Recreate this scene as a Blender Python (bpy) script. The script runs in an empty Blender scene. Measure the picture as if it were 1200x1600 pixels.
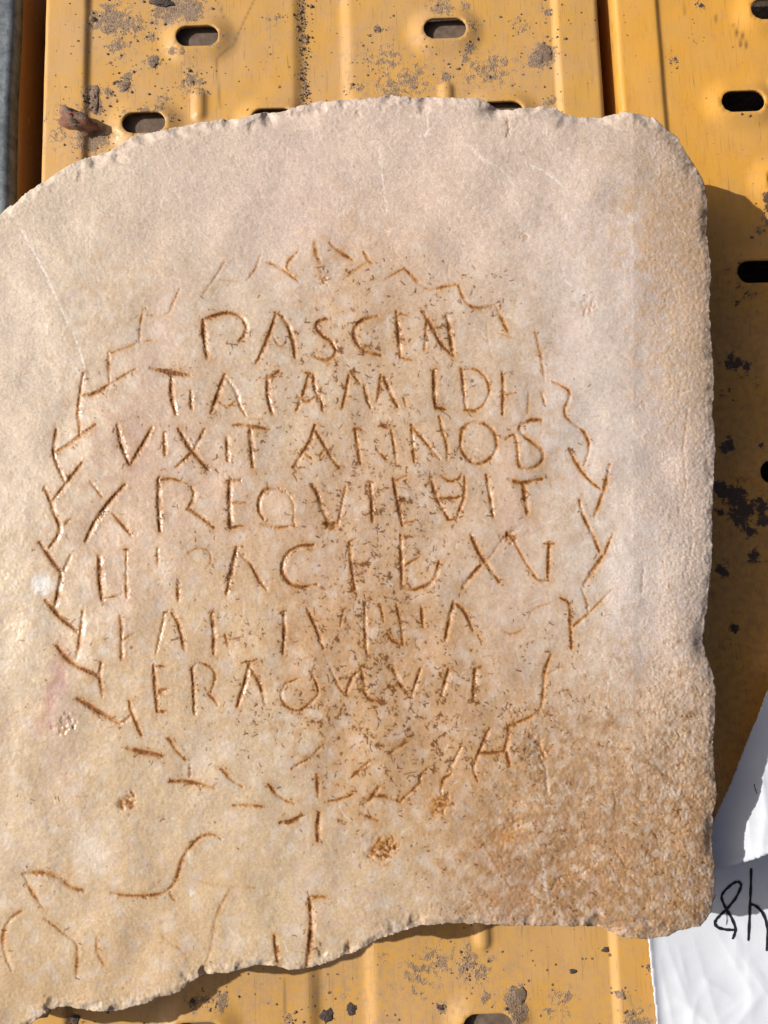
import bpy, math, random
import numpy as np
random.seed(7)
rng = np.random.default_rng(11)
SC = bpy.context.scene
COL = SC.collection

# ------------------------------------------------------------------ camera
F_PX = 1200.0
TILT, ROLL = math.radians(7.125), math.radians(-1.72)
CAM = np.array([0.02774, -0.05036, 0.40285])
cd = bpy.data.cameras.new('camera')
cd.sensor_fit = 'VERTICAL'; cd.sensor_height = 36.0; cd.lens = 36.0 * F_PX / 1600.0
cd.clip_start = 0.01; cd.clip_end = 200.0
co = bpy.data.objects.new('camera', cd); COL.objects.link(co)
from mathutils import Matrix, Vector
co.matrix_world = Matrix.Translation(CAM.tolist()) @ Matrix.Rotation(TILT, 4, 'X') @ Matrix.Rotation(ROLL, 4, 'Z')
SC.camera = co
Rm = np.array((Matrix.Rotation(TILT, 3, 'X') @ Matrix.Rotation(ROLL, 3, 'Z')))

# ------------------------------------------------------------------ world, sun, exposure
SUN_EL, SUN_AZ = math.radians(38.0), math.radians(10.0)      # light comes from the left, a little from above
w = bpy.data.worlds.new('World'); SC.world = w; w.use_nodes = True
nt = w.node_tree
bg = nt.nodes['Background']; bg.inputs['Strength'].default_value = 0.075
sk = nt.nodes.new('ShaderNodeTexSky'); sk.sky_type = 'NISHITA'; sk.sun_disc = False
sk.air_density = 0.5; sk.dust_density = 5.0; sk.ozone_density = 0.0; sk.sun_elevation = SUN_EL; sk.sun_rotation = math.radians(280.0)
nt.links.new(sk.outputs['Color'], bg.inputs['Color'])
sd = bpy.data.lights.new('sun', 'SUN'); sd.energy = 4.7; sd.angle = math.radians(0.5); sd.color = (1.0, 0.965, 0.92)
so = bpy.data.objects.new('sun', sd); COL.objects.link(so)
ray = Vector((math.cos(SUN_EL) * math.cos(SUN_AZ), -math.cos(SUN_EL) * math.sin(SUN_AZ), -math.sin(SUN_EL)))
so.rotation_euler = ray.to_track_quat('-Z', 'Y').to_euler(); so.location = (-0.8, 0.2, 1.0)
SC.view_settings.view_transform = 'Standard'; SC.view_settings.look = 'None'
SC.view_settings.exposure = 0.0; SC.view_settings.gamma = 1.0
try: SC.view_settings.use_curve_mapping = False
except Exception: pass
SC.render.engine = 'CYCLES'

# ------------------------------------------------------------------ helpers
def at(px, py, z):
    """point of the place seen at photograph pixel (px,py) on the level z (arrays allowed)"""
    px = np.asarray(px, float); py = np.asarray(py, float); z = np.asarray(z, float)
    dx = (px - 600) / F_PX; dy = (800 - py) / F_PX
    d = [Rm[i, 0] * dx + Rm[i, 1] * dy - Rm[i, 2] for i in range(3)]
    t = (z - CAM[2]) / d[2]
    return CAM[0] + t * d[0], CAM[1] + t * d[1]

def band(shape, lo, hi, seed, ax=1.0):
    """smooth random field, unit deviation, features between lo and hi cells (ax stretches along y)"""
    r = np.random.default_rng(seed)
    fy = np.fft.fftfreq(shape[0])[:, None] * ax; fx = np.fft.rfftfreq(shape[1])[None, :]
    k = np.sqrt(fx * fx + fy * fy)
    g = np.exp(-(k * lo) ** 2) - np.exp(-(k * hi) ** 2)
    n = np.fft.irfft2(np.fft.rfft2(r.standard_normal(shape)) * g, s=shape)
    return n / n.std()

def sstep(a, b, x):
    t = np.clip((x - a) / (b - a), 0, 1); return t * t * (3 - 2 * t)

def tag(o, label=None, cat=None, group=None, kind=None):
    for k, v in (('label', label), ('category', cat), ('group', group), ('kind', kind)):
        if v: o[k] = v
    return o

def new_mesh(name, V, Fs, attrs=None, normals=None, mat=None, parent=None):
    """V (n,3) array, Fs (m,4) or (m,3) int array"""
    me = bpy.data.meshes.new(name)
    V = np.ascontiguousarray(V, np.float32); Fs = np.ascontiguousarray(Fs, np.int32)
    n = Fs.shape[1]
    me.vertices.add(len(V)); me.vertices.foreach_set('co', V.ravel())
    me.loops.add(Fs.size); me.loops.foreach_set('vertex_index', Fs.ravel())
    me.polygons.add(len(Fs))
    me.polygons.foreach_set('loop_start', np.arange(0, Fs.size, n, dtype=np.int32))
    me.polygons.foreach_set('use_smooth', np.ones(len(Fs), bool))
    me.update(calc_edges=True)
    for k, a in (attrs or {}).items():
        if a.ndim == 1:
            at_ = me.attributes.new(k, 'FLOAT', 'POINT'); at_.data.foreach_set('value', a.astype(np.float32))
        else:
            at_ = me.attributes.new(k, 'FLOAT_COLOR', 'POINT')
            c = np.ones((len(a), 4), np.float32); c[:, :3] = a; at_.data.foreach_set('color', c.ravel())
    if normals is not None:
        me.normals_split_custom_set_from_vertices(normals.tolist())
    if mat: me.materials.append(mat)
    o = bpy.data.objects.new(name, me); COL.objects.link(o)
    if parent: o.parent = parent
    return o

def vnormals(V, Fs):
    me = bpy.data.meshes.new('tmp'); V = np.ascontiguousarray(V, np.float32); Fs = np.ascontiguousarray(Fs, np.int32)
    me.vertices.add(len(V)); me.vertices.foreach_set('co', V.ravel())
    me.loops.add(Fs.size); me.loops.foreach_set('vertex_index', Fs.ravel())
    me.polygons.add(len(Fs)); me.polygons.foreach_set('loop_start', np.arange(0, Fs.size, 4, dtype=np.int32))
    me.update(calc_edges=True)
    out = np.zeros(len(V) * 3, np.float32); me.vertex_normals.foreach_get('vector', out)
    bpy.data.meshes.remove(me); return out.reshape(-1, 3)

def sub_mesh(name, V, N, Fs, attrs, mat, parent):
    idx, inv = np.unique(Fs.ravel(), return_inverse=True)
    return new_mesh(name, V[idx], inv.reshape(Fs.shape), {k: a[idx] for k, a in attrs.items()}, N[idx], mat, parent)

# ------------------------------------------------------------------ material helper
def mat_new(name):
    m = bpy.data.materials.new(name); m.use_nodes = True
    return m, m.node_tree, m.node_tree.nodes['Principled BSDF']
def nd(t, typ, **kw):
    n = t.nodes.new(typ)
    for k, v in kw.items():
        if k.startswith('i_'):
            key = k[2:]; key = int(key) if key.isdigit() else key.replace('_', ' ')
            n.inputs[key].default_value = v
        else: setattr(n, k, v)
    return n
def attr(t, name):
    return nd(t, 'ShaderNodeAttribute', attribute_name=name)
def noise(t, vec, scale, detail=3.0, rough=0.55):
    n = nd(t, 'ShaderNodeTexNoise', i_Scale=scale, i_Detail=detail, i_Roughness=rough); t.links.new(vec, n.inputs['Vector']); return n.outputs['Fac']
def ramp(t, src, a, b, lo=0.0, hi=1.0):
    n = nd(t, 'ShaderNodeMapRange', interpolation_type='SMOOTHSTEP')
    n.inputs['From Min'].default_value = a; n.inputs['From Max'].default_value = b
    n.inputs['To Min'].default_value = lo; n.inputs['To Max'].default_value = hi
    t.links.new(src, n.inputs['Value']); return n.outputs['Result']
def mth(t, op, a, b=None, clamp=False):
    n = nd(t, 'ShaderNodeMath', operation=op, use_clamp=clamp)
    for i, x in enumerate((a, b)):
        if x is None: continue
        if isinstance(x, (int, float)): n.inputs[i].default_value = x
        else: t.links.new(x, n.inputs[i])
    return n.outputs[0]
def mix(t, fac, a, b, mode='MIX'):
    n = nd(t, 'ShaderNodeMix', data_type='RGBA', blend_type=mode)
    for s, x in ((0, fac), (6, a), (7, b)):
        if isinstance(x, (int, float)): n.inputs[s].default_value = x
        elif isinstance(x, tuple): n.inputs[s].default_value = (*x, 1.0)
        else: t.links.new(x, n.inputs[s])
    return n.outputs[2]
def bump(t, h, dist, strength=1.0, prev=None):
    n = nd(t, 'ShaderNodeBump'); n.inputs['Distance'].default_value = dist; n.inputs['Strength'].default_value = strength
    t.links.new(h, n.inputs['Height'])
    if prev is not None: t.links.new(prev, n.inputs['Normal'])
    return n.outputs['Normal']
def objco(t): return nd(t, 'ShaderNodeTexCoord').outputs['Object']

# ---- marble: mineral colour, stain, earth in the cuts and damp film come from the slab's own attributes
M_STONE, t, P = mat_new('weathered_marble')
oc = objco(t)
g1 = noise(t, oc, 900.0, 3.0, 0.6); g2 = noise(t, oc, 260.0, 4.0, 0.6); g3 = noise(t, oc, 2200.0, 2.0, 0.5)
c = attr(t, 'albedo').outputs['Color']
v = mth(t, 'ADD', ramp(t, g1, 0.3, 0.7, 0.92, 1.06), ramp(t, g2, 0.3, 0.7, -0.04, 0.04))
vc = nd(t, 'ShaderNodeCombineColor'); [t.links.new(v, vc.inputs[i]) for i in range(3)]
c = mix(t, 1.0, c, vc.outputs[0], 'MULTIPLY')
c = mix(t, mth(t, 'MULTIPLY', attr(t, 'stain').outputs['Fac'], ramp(t, g2, 0.25, 0.7, 0.5, 1.0)), c, (0.40, 0.22, 0.085))
dr = mth(t, 'MULTIPLY', attr(t, 'dirt').outputs['Fac'], ramp(t, g2, 0.3, 0.7, 0.85, 1.1), True)
c = mix(t, ramp(t, dr, 0.02, 0.5), c, (0.43, 0.20, 0.055)); c = mix(t, ramp(t, dr, 0.28, 0.85, 0.0, 0.95), c, (0.15, 0.052, 0.012))
c = mix(t, mth(t, 'MULTIPLY', attr(t, 'speck').outputs['Fac'], 0.94, True), c, (0.155, 0.062, 0.017))
t.links.new(c, P.inputs['Base Color'])
wet = attr(t, 'wet').outputs['Fac']
rg = mth(t, 'ADD', mth(t, 'MULTIPLY', wet, -0.54), ramp(t, g2, 0.3, 0.7, 0.72, 0.86))
rg = mth(t, 'ADD', rg, mth(t, 'MULTIPLY', dr, 0.22), True); t.links.new(rg, P.inputs['Roughness'])
P.inputs['Specular IOR Level'].default_value = 0.40
t.links.new(bump(t, g3, 0.00008, 0.5, bump(t, g1, 0.00007, 0.5)), P.inputs['Normal'])

# ---- painted steel deck
def paint_mat(name, base, dusty, dust_shade_col=(0.38, 0.24, 0.13)):
    m, t, P = mat_new(name); oc = objco(t)
    n1 = noise(t, oc, 30.0, 4.0); n2 = noise(t, oc, 300.0, 5.0, 0.68); n3 = noise(t, oc, 1500.0, 2.0)
    mp = nd(t, 'ShaderNodeMapping'); mp.inputs['Scale'].default_value = (900.0, 45.0, 300.0); t.links.new(oc, mp.inputs['Vector'])
    st = noise(t, mp.outputs[0], 1.0, 3.0)
    c = mix(t, ramp(t, n1, 0.35, 0.7), base, (base[0] * 0.93, base[1] * 1.0, base[2] * 1.7))
    c = mix(t, ramp(t, st, 0.5, 0.8, 0.0, 0.42), c, (base[0] * 0.72, base[1] * 0.70, base[2] * 1.0))
    # thin dust, and on the right deck a painted-in reddish shade
    dust_shade = mth(t, 'MULTIPLY', attr(t, 'dust_shade').outputs['Fac'], ramp(t, n2, 0.32, 0.72), True)
    c = mix(t, mth(t, 'MULTIPLY', dust_shade, 0.85), c, dust_shade_col)
    # splashed mud: soft mask made crisp by noise
    s = mth(t, 'ADD', attr(t, 'mud').outputs['Fac'], mth(t, 'MULTIPLY', mth(t, 'SUBTRACT', n2, 0.5), 2.3))
    s = mth(t, 'ADD', s, mth(t, 'MULTIPLY', mth(t, 'SUBTRACT', n3, 0.5), 0.45))
    mud = ramp(t, s, 0.42, 0.80)
    c = mix(t, mth(t, 'MULTIPLY', mud, 0.93), c, mix(t, ramp(t, n3, 0.35, 0.65), (0.175, 0.112, 0.070), (0.35, 0.255, 0.175)))
    # dark tar-like grime, plus the shadow painted beside the stone chip
    s2 = mth(t, 'ADD', attr(t, 'grime_shadow').outputs['Fac'], mth(t, 'MULTIPLY', mth(t, 'SUBTRACT', n2, 0.5), 2.6))
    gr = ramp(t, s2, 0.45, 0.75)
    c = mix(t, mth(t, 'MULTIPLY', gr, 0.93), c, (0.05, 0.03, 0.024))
    # pin-prick rust chips
    vo = nd(t, 'ShaderNodeTexVoronoi'); vo.inputs['Scale'].default_value = 165.0; t.links.new(oc, vo.inputs['Vector'])
    sp = nd(t, 'ShaderNodeSeparateColor'); t.links.new(vo.outputs['Color'], sp.inputs[0])
    rad = ramp(t, sp.outputs[0], 0.62, 1.0, 0.0, 0.15 if dusty else 0.10)
    wob = mth(t, 'ADD', vo.outputs['Distance'], mth(t, 'MULTIPLY', mth(t, 'SUBTRACT', n3, 0.5), 0.22))
    chip = mth(t, 'LESS_THAN', wob, rad)
    v2 = nd(t, 'ShaderNodeTexVoronoi'); v2.inputs['Scale'].default_value = 430.0; t.links.new(oc, v2.inputs['Vector'])
    s3 = nd(t, 'ShaderNodeSeparateColor'); t.links.new(v2.outputs['Color'], s3.inputs[0])
    dens_ = ramp(t, noise(t, oc, 45.0, 3.0), 0.40, 0.62, 0.0, 1.0)
    chip = mth(t, 'MAXIMUM', chip, mth(t, 'LESS_THAN', v2.outputs['Distance'], mth(t, 'MULTIPLY', ramp(t, s3.outputs[1], 0.66, 1.0, 0.0, 0.30 if dusty else 0.2), dens_)))
    c = mix(t, mth(t, 'MULTIPLY', chip, 0.85), c, (0.10, 0.045, 0.022))
    for rot, sx, lo_, amt, cc_ in ((0.35, 1900.0, .665, .5, (0.16, 0.085, 0.045)), (-0.9, 2300.0, .68, .5, (0.55, 0.42, 0.27)), (1.3, 2100.0, .68, .45, (0.13, 0.07, 0.04))):
        m2 = nd(t, 'ShaderNodeMapping'); m2.inputs['Rotation'].default_value = (0, 0, rot); m2.inputs['Scale'].default_value = (sx, 55.0, 300.0); t.links.new(oc, m2.inputs['Vector'])
        c = mix(t, ramp(t, noise(t, m2.outputs[0], 1.0, 2.0, 0.5), lo_, lo_ + .05, 0.0, amt), c, cc_)
    scr = attr(t, 'scratch').outputs['Fac']
    c = mix(t, scr, c, (0.10, 0.05, 0.03))
    t.links.new(c, P.inputs['Base Color'])
    r = mth(t, 'ADD', ramp(t, n2, 0.3, 0.7, 0.36, 0.52), mth(t, 'MULTIPLY', mth(t, 'MAXIMUM', mud, dust_shade), 0.4))
    t.links.new(r, P.inputs['Roughness'])
    hb = mth(t, 'ADD', mth(t, 'MULTIPLY', mud, ramp(t, n3, 0.2, 0.8, 0.5, 1.6)), mth(t, 'MULTIPLY', n1, 0.35))
    t.links.new(bump(t, hb, 0.0006, 0.55), P.inputs['Normal'])
    return m
M_DECK = paint_mat('mustard_paint', (0.585, 0.318, 0.068), True)
M_DECK0 = paint_mat('mustard_paint_shaded', (0.36, 0.17, 0.05), True)  # deck paint darkened in colour to deepen the shade of the left gap
M_DECK2 = paint_mat('mustard_paint_clean', (0.64, 0.318, 0.045), False, (0.42, 0.205, 0.070))  # second colour: reddish shade tone painted where the slab's shadow falls

M_MUD, t, P = mat_new('dried_mud'); oc = objco(t)
n = noise(t, oc, 900.0, 4.0, 0.7)
t.links.new(mix(t, ramp(t, n, 0.3, 0.7), (0.15, 0.096, 0.062), (0.33, 0.235, 0.16)), P.inputs['Base Color']); P.inputs['Roughness'].default_value = 0.95
t.links.new(bump(t, n, 0.001, 1.0), P.inputs['Normal'])
M_DUST, t, P = mat_new('packed_dust'); oc = objco(t)
n = noise(t, oc, 300.0, 4.0, 0.6)
t.links.new(mix(t, ramp(t, n, 0.3, 0.7), (0.105, 0.073, 0.050), (0.165, 0.118, 0.084)), P.inputs['Base Color']); P.inputs['Roughness'].default_value = 1.0
M_DARKMUD, t, P = mat_new('dark_mud'); oc = objco(t)
n = noise(t, oc, 900.0, 4.0, 0.7)
t.links.new(mix(t, ramp(t, n, 0.3, 0.7), (0.035, 0.024, 0.02), (0.12, 0.085, 0.065)), P.inputs['Base Color']); P.inputs['Roughness'].default_value = 0.8
t.links.new(bump(t, n, 0.001, 1.0), P.inputs['Normal'])
M_RED, t, P = mat_new('reddish_stone'); oc = objco(t)
n = noise(t, oc, 220.0, 4.0, 0.65); n2 = noise(t, oc, 1200.0, 3.0, 0.65)
cc = mix(t, ramp(t, n, 0.42, 0.58), (0.27, 0.115, 0.075), (0.22, 0.16, 0.115)); cc = mix(t, ramp(t, n2, 0.55, 0.75, 0, .6), cc, (0.10, 0.06, 0.045))
t.links.new(cc, P.inputs['Base Color']); P.inputs['Roughness'].default_value = 0.9
t.links.new(bump(t, n2, 0.0006, 1.0), P.inputs['Normal'])
M_GALV, t, P = mat_new('galvanised_steel'); oc = objco(t)
n = noise(t, oc, 130.0, 5.0, 0.65); n2 = noise(t, oc, 700.0, 3.0)
cc = mix(t, ramp(t, n, 0.35, 0.65), (0.10, 0.115, 0.125), (0.21, 0.235, 0.25)); cc = mix(t, ramp(t, n2, 0.58, 0.72, 0, .55), cc, (0.05, 0.055, 0.06))
t.links.new(cc, P.inputs['Base Color']); P.inputs['Metallic'].default_value = 0.35; P.inputs['Roughness'].default_value = 0.6
t.links.new(bump(t, n2, 0.0003, 0.6), P.inputs['Normal'])
M_PAPER, t, P = mat_new('white_paper'); oc = objco(t)
n = noise(t, oc, 60.0, 4.0, 0.6)
t.links.new(mix(t, ramp(t, n, 0.3, 0.7), (0.655, 0.685, 0.73), (0.69, 0.72, 0.76)), P.inputs['Base Color']); P.inputs['Roughness'].default_value = 0.6
P.inputs['Specular IOR Level'].default_value = 0.25
t.links.new(bump(t, noise(t, oc, 1500.0, 2.0), 0.0001, 0.4), P.inputs['Normal'])
M_INK, t, P = mat_new('black_marker_ink'); P.inputs['Base Color'].default_value = (0.012, 0.012, 0.018, 1); P.inputs['Roughness'].default_value = 0.5
oc = objco(t); n = noise(t, oc, 900.0, 2.0); t.links.new(mix(t, ramp(t, n, .4, .7), (0.008, 0.008, 0.013), (0.03, 0.03, 0.04)), P.inputs['Base Color'])
M_SOIL, t, P = mat_new('dusty_earth'); oc = objco(t)
n = noise(t, oc, 40.0, 6.0, 0.65); t.links.new(mix(t, ramp(t, n, .3, .7), (0.045, 0.030, 0.020), (0.09, 0.062, 0.042)), P.inputs['Base Color']); P.inputs['Roughness'].default_value = 1.0
t.links.new(bump(t, n, 0.01, 1.0), P.inputs['Normal'])

# ------------------------------------------------------------------ ground under the decks
G = []
xs = np.linspace(-3, 3, 41); X, Y = np.meshgrid(xs, xs)
Zg = -0.074 + 0.002 * band(X.shape, 2, 8, 5)
V = np.stack([X.ravel(), Y.ravel(), Zg.ravel()], 1); I = np.arange(41 * 41).reshape(41, 41)
Fq = np.stack([I[:-1, :-1], I[:-1, 1:], I[1:, 1:], I[1:, :-1]], -1).reshape(-1, 4)
tag(new_mesh('ground', V, Fq, mat=M_SOIL), kind='structure')

# ------------------------------------------------------------------ steel decks
def prof(x):
    """height of the pressed deck across its width (m from its middle line)"""
    ax = abs(x)
    z = np.full_like(x, -0.0024)
    z = z + 0.0024 * sstep(0.1322, 0.1368, ax)                       # side rails stand proud
    z = z - 0.0026 * (1 - sstep(0.0095, 0.0178, ax))                 # middle groove
    z = z - 0.0006 * sstep(0.1372, 0.160, ax)
    return z

def make_deck(name, cx, x_from, x_to, y0, y1, holes, ribs, mud, grime_shadow, dust_shade, scr, mat, step, depth=0.062, close_right=True):
    ux = np.arange(x_from, x_to + 1e-6, step)
    fine = np.concatenate([np.arange(a, b, 0.0007) for a, b in ((-.1605, -.155), (-.1365, -.1315), (-.017, -.0115), (.0115, .017), (.1315, .1365), (.155, .1605))])
    fine = fine[(fine >= x_from) & (fine <= x_to)]
    ux = np.unique(np.round(np.concatenate([ux, fine, [x_from, x_to]]), 6))
    keep = np.concatenate([[True], np.diff(ux) > 0.00035]); ux = ux[keep]
    z0 = prof(ux)
    r = 0.0035                                                       # rolled outer edges
    d = 0.16 - np.abs(ux)
    z0 = z0 - np.where(d < r, r - np.sqrt(np.maximum(r * r - (r - np.clip(d, 0, r)) ** 2, 0)), 0)
    def side(sgn):
        zz = np.array([-0.008, -0.016, -0.03, -0.045, -depth]); return np.full(5, sgn * 0.16), zz
    xs, zs = [ux], [z0]
    if x_from <= -0.1599: a, b = side(-1); xs.insert(0, a[::-1]); zs.insert(0, b[::-1])
    if x_to >= 0.1599: a, b = side(1); xs.append(a); zs.append(b)
    ux = np.concatenate(xs); zz = np.concatenate(zs)
    uy = np.arange(y0, y1 + 1e-6, step)
    X, Y = np.meshgrid(ux + cx, uy); Z = np.repeat(zz[None, :], len(uy), 0)
    # slow dents of a used deck
    wv = band(X.shape, 16, 70, 3) * 0.00009; top = Z > -0.0095; Z = Z + wv * top
    lab = np.zeros(X.shape, int); D = np.full(X.shape, 9.0); GX = np.zeros(X.shape); GY = np.zeros(X.shape)
    for k, (hx, hy) in enumerate(holes):
        qx = np.clip(X - hx, -0.0058, 0.0058); ex, ey = X - hx - qx, Y - hy
        dd = np.sqrt(ex * ex + ey * ey) - 0.0066
        rise = 1 - sstep(-0.002, 0.0125, dd); Z = np.where(top, Z + 0.0036 * np.clip(rise, 0, 1) ** 1.2, Z)
        near = (dd < D) & top; D = np.where(near, dd, D); L = np.sqrt(ex * ex + ey * ey) + 1e-9
        GX = np.where(near, ex / L, GX); GY = np.where(near, ey / L, GY)
        lab[(dd < 0.010) & top] = k + 1
    nh = len(holes)
    for k, (hx, hy) in enumerate(ribs):
        qy = np.clip(Y - hy, -0.0055, 0.0055); dd = np.sqrt((X - hx) ** 2 + (Y - hy - qy) ** 2)
        Z = np.where(top, Z + 0.0022 * (1 - sstep(0.0012, 0.0052, dd)), Z); lab[(dd < 0.0056) & top] = nh + k + 1
    # masks for splashes, dust and painted shade
    A = {}
    for nm, lst in (('mud', mud), ('grime_shadow', grime_shadow), ('dust_shade', dust_shade)):
        m = np.zeros(X.shape)
        for (px, py, rp, s) in lst:
            mx, my = at(px, py, -0.003); rr = rp * 0.00036
            m = np.maximum(m, s * np.exp(-((X - mx) ** 2 + (Y - my) ** 2) / (rr * rr)))
        A[nm] = m
    A['dust_shade'] = np.maximum(1.3 * A['dust_shade'], .62 * np.clip(A['mud'], 0, 1) ** .4)
    A['dust_shade'] = np.clip(A['dust_shade'] * (1 + 0.3 * band(X.shape, 3, 14, 8)) + (0.26 if cx < .1 else .06) + 0.14 * band(X.shape, 8, 40, 9), 0, 1)
    sc = np.zeros(X.shape)
    for (pts, wd, s) in scr:
        for a, b in zip(pts[:-1], pts[1:]):
            ax_, ay_ = at(*a, -0.003); bx, by = at(*b, -0.003)
            vx, vy = bx - ax_, by - ay_; tt = np.clip(((X - ax_) * vx + (Y - ay_) * vy) / (vx * vx + vy * vy), 0, 1)
            dd = np.hypot(X - ax_ - tt * vx, Y - ay_ - tt * vy); sc = np.maximum(sc, s * np.exp(-(dd / wd) ** 2))
    A['scratch'] = sc
    ny, nx = X.shape
    I = np.arange(ny * nx).reshape(ny, nx)
    fd = (D[:-1, :-1] + D[:-1, 1:] + D[1:, 1:] + D[1:, :-1]) / 4
    keepf = fd > 0
    # snap the rim of each slot onto its outline
    cnt = np.zeros((ny, nx), int)
    for sl in ((slice(0, -1), slice(0, -1)), (slice(0, -1), slice(1, None)), (slice(1, None), slice(1, None)), (slice(1, None), slice(0, -1))):
        cnt[sl] += ~keepf
    rim = (cnt > 0) & (D < 3 * step)
    X = np.where(rim, X - D * GX, X); Y = np.where(rim, Y - D * GY, Y)
    V = np.stack([X.ravel(), Y.ravel(), Z.ravel()], 1)
    Fq = np.stack([I[:-1, :-1], I[:-1, 1:], I[1:, 1:], I[1:, :-1]], -1)[keepf]
    fl = np.stack([lab[:-1, :-1], lab[1:, 1:]], -1).max(-1)[keepf]
    # inner lips of the slots, turned down
    e = np.concatenate([Fq[:, [0, 1]], Fq[:, [1, 2]], Fq[:, [2, 3]], Fq[:, [3, 0]]]); el = np.tile(fl, 4)
    key = np.sort(e, 1); key = key[:, 0].astype(np.int64) * (ny * nx) + key[:, 1]
    u, inv, ct = np.unique(key, return_inverse=True, return_counts=True)
    bd = (ct[inv] == 1) & rim.ravel()[e[:, 0]] & rim.ravel()[e[:, 1]]
    be, bl = e[bd], el[bd]
    vid = np.unique(be.ravel()); mp = np.full(ny * nx, -1); prev = vid
    Vs = [V]; base = len(V); quads = [Fq]; fls = [fl]; At = {k: [a.ravel()] for k, a in A.items()}
    mp_prev = np.arange(ny * nx)
    for lv, (dz, sh) in enumerate(((0.0005, 0.0003), (0.0013, 0.0002), (0.0024, -0.0004))):
        nv = V[vid].copy(); nv[:, 2] -= dz; nv[:, 0] -= GX.ravel()[vid] * sh; nv[:, 1] -= GY.ravel()[vid] * sh
        mp = np.full(ny * nx, -1); mp[vid] = base + np.arange(len(vid)); base += len(vid); Vs.append(nv)
        for k in At: At[k].append(A[k].ravel()[vid])
        quads.append(np.stack([mp_prev[be[:, 1]], mp_prev[be[:, 0]], mp[be[:, 0]], mp[be[:, 1]]], 1)); fls.append(bl); mp_prev = mp
    V = np.concatenate(Vs); Fq = np.concatenate(quads); fl = np.concatenate(fls); At = {k: np.concatenate(a) for k, a in At.items()}
    N = vnormals(V, Fq)
    root = sub_mesh(name, V, N, Fq[fl == 0], At, mat, None)
    for k in range(nh):
        if (fl == k + 1).any(): sub_mesh('slot_rim', V, N, Fq[fl == k + 1], At, mat, root)
    for k in range(len(ribs)):
        if (fl == nh + k + 1).any(): sub_mesh('raised_rib', V, N, Fq[fl == nh + k + 1], At, mat, root)
    return root

holes1 = [(sx * 0.071, y) for y in (0.278, 0.172, 0.066, -0.040, -0.146, -0.2545) for sx in (-1, 1)]
holes1 += [(x, y) for y in (0.2255, 0.119, 0.013, -0.093) for x in (-0.1012, -0.0285, 0.0285, 0.1012)]
ribs1 = [(sx * 0.0705, y) for y in (0.237, 0.13, 0.02, -0.09, -0.2105) for sx in (-1, 1)]
mud1 = [(175, 30, 34, .95), (150, 40, 16, .9), (205, 40, 26, .8), (185, 75, 24, .75), (270, 12, 34, 1.1), (300, 20, 26, 1.0), (250, 20, 22, .9), (235, 60, 12, .8), (240, 98, 13, 1.25),
        (268, 84, 10, .8), (284, 84, 14, .6), (195, 134, 13, 1.2), (200, 120, 9, 1.1), (146, 145, 13, 1.2), (150, 168, 14, 1.2), (140, 160, 9, 1.1), (170, 145, 9, .8), (115, 190, 30, .75), (140, 225, 26, .95), (155, 215, 20, .95),
        (95, 215, 22, .6), (300, 125, 22, .75), (290, 130, 16, .7), (313, 145, 14, .7), (258, 155, 12, .7), (230, 178, 9, .9), (250, 175, 14, .8), (270, 183, 9, .8), (195, 180, 9, .8), (340, 60, 14, .6), (335, 80, 10, .6),
        (590, 48, 8, 1.0), (600, 100, 36, .62), (640, 125, 40, .66), (610, 140, 30, .66), (735, 78, 12, .95), (728, 95, 9, .9), (738, 45, 10, .8), (690, 12, 26, .7), (725, 15, 14, .7), (848, 88, 20, 1.3), (838, 98, 16, 1.1), (860, 78, 10, .9),
        (815, 40, 16, .75), (750, 115, 30, .72), (775, 105, 30, .7), (695, 122, 9, 1.0), (858, 160, 12, .9), (855, 20, 8, .9), (550, 138, 14, .6), (562, 142, 9, .7), (520, 10, 9, .5), (500, 140, 8, .6), (430, 30, 20, .5),
        (302, 1564, 12, 1.0), (345, 1563, 13, 1.0), (322, 1562, 9, .9), (805, 1558, 16, 1.3), (808, 1580, 16, 1.2), (758, 1556, 8, 1.1), (690, 1574, 8, 1.0), (730, 1502, 26, .66), (752, 1515, 22, .66), (680, 1500, 30, .6),
        (655, 1520, 30, .58), (965, 1548, 8, 1.0), (990, 1592, 22, .8), (1010, 1508, 6, .9), (880, 1560, 22, .6), (118, 1592, 8, 1.2), (450, 1590, 8, .8), (545, 1560, 8, .6), (600, 1495, 14, .5), (860, 1580, 14, .6)]
for yy in range(0, 165, 9): mud1.append((472 + 0.02 * yy + random.uniform(-2, 2), yy, 5.0, random.uniform(.65, 1.1)))
grime_shadow1 = [(510, 1590, 7, 1.1), (548, 1580, 7, 1.0), (250, 5, 9, 1.0), (262, 2, 10, 1.1), (150, 195, 8, .9), (130, 1595, 6, .9)]  # the blot at the reddish chip is its shadow, painted on the deck
film1 = [(600, 110, 60, .8), (690, 130, 70, .7), (560, 80, 50, .6), (780, 110, 50, .6), (200, 60, 60, .5), (290, 100, 50, .4), (130, 220, 60, .6), (430, 60, 40, .45), (700, 60, 60, .55), (350, 70, 30, .6),
         (650, 1530, 90, .65), (540, 1540, 60, .65), (780, 1540, 60, .6), (400, 1550, 60, .5), (330, 1560, 40, .5), (900, 1580, 60, .4)]
scr1 = [([(398, 0), (372, 55), (366, 72)], 0.0005, .55), ([(338, 95), (341, 130), (345, 170)], 0.0007, .5), ([(366, 72), (340, 93)], 0.0006, .4), ([(443, 1530), (447, 1600)], 0.0006, .5), ([(343, 5), (350, 30)], .0005, .5), ([(920, 70), (940, 60)], .0004, .4)]
d1 = make_deck('steel_deck_plank', 0.0, -0.16, 0.16, -0.36, 0.36, holes1, ribs1, mud1, grime_shadow1, film1, scr1, M_DECK, 0.0014)
tag(d1, 'mud-splashed mustard yellow steel deck with pressed slots under the middle of the slab', 'scaffold plank', 'steel deck planks under the slab')

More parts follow.
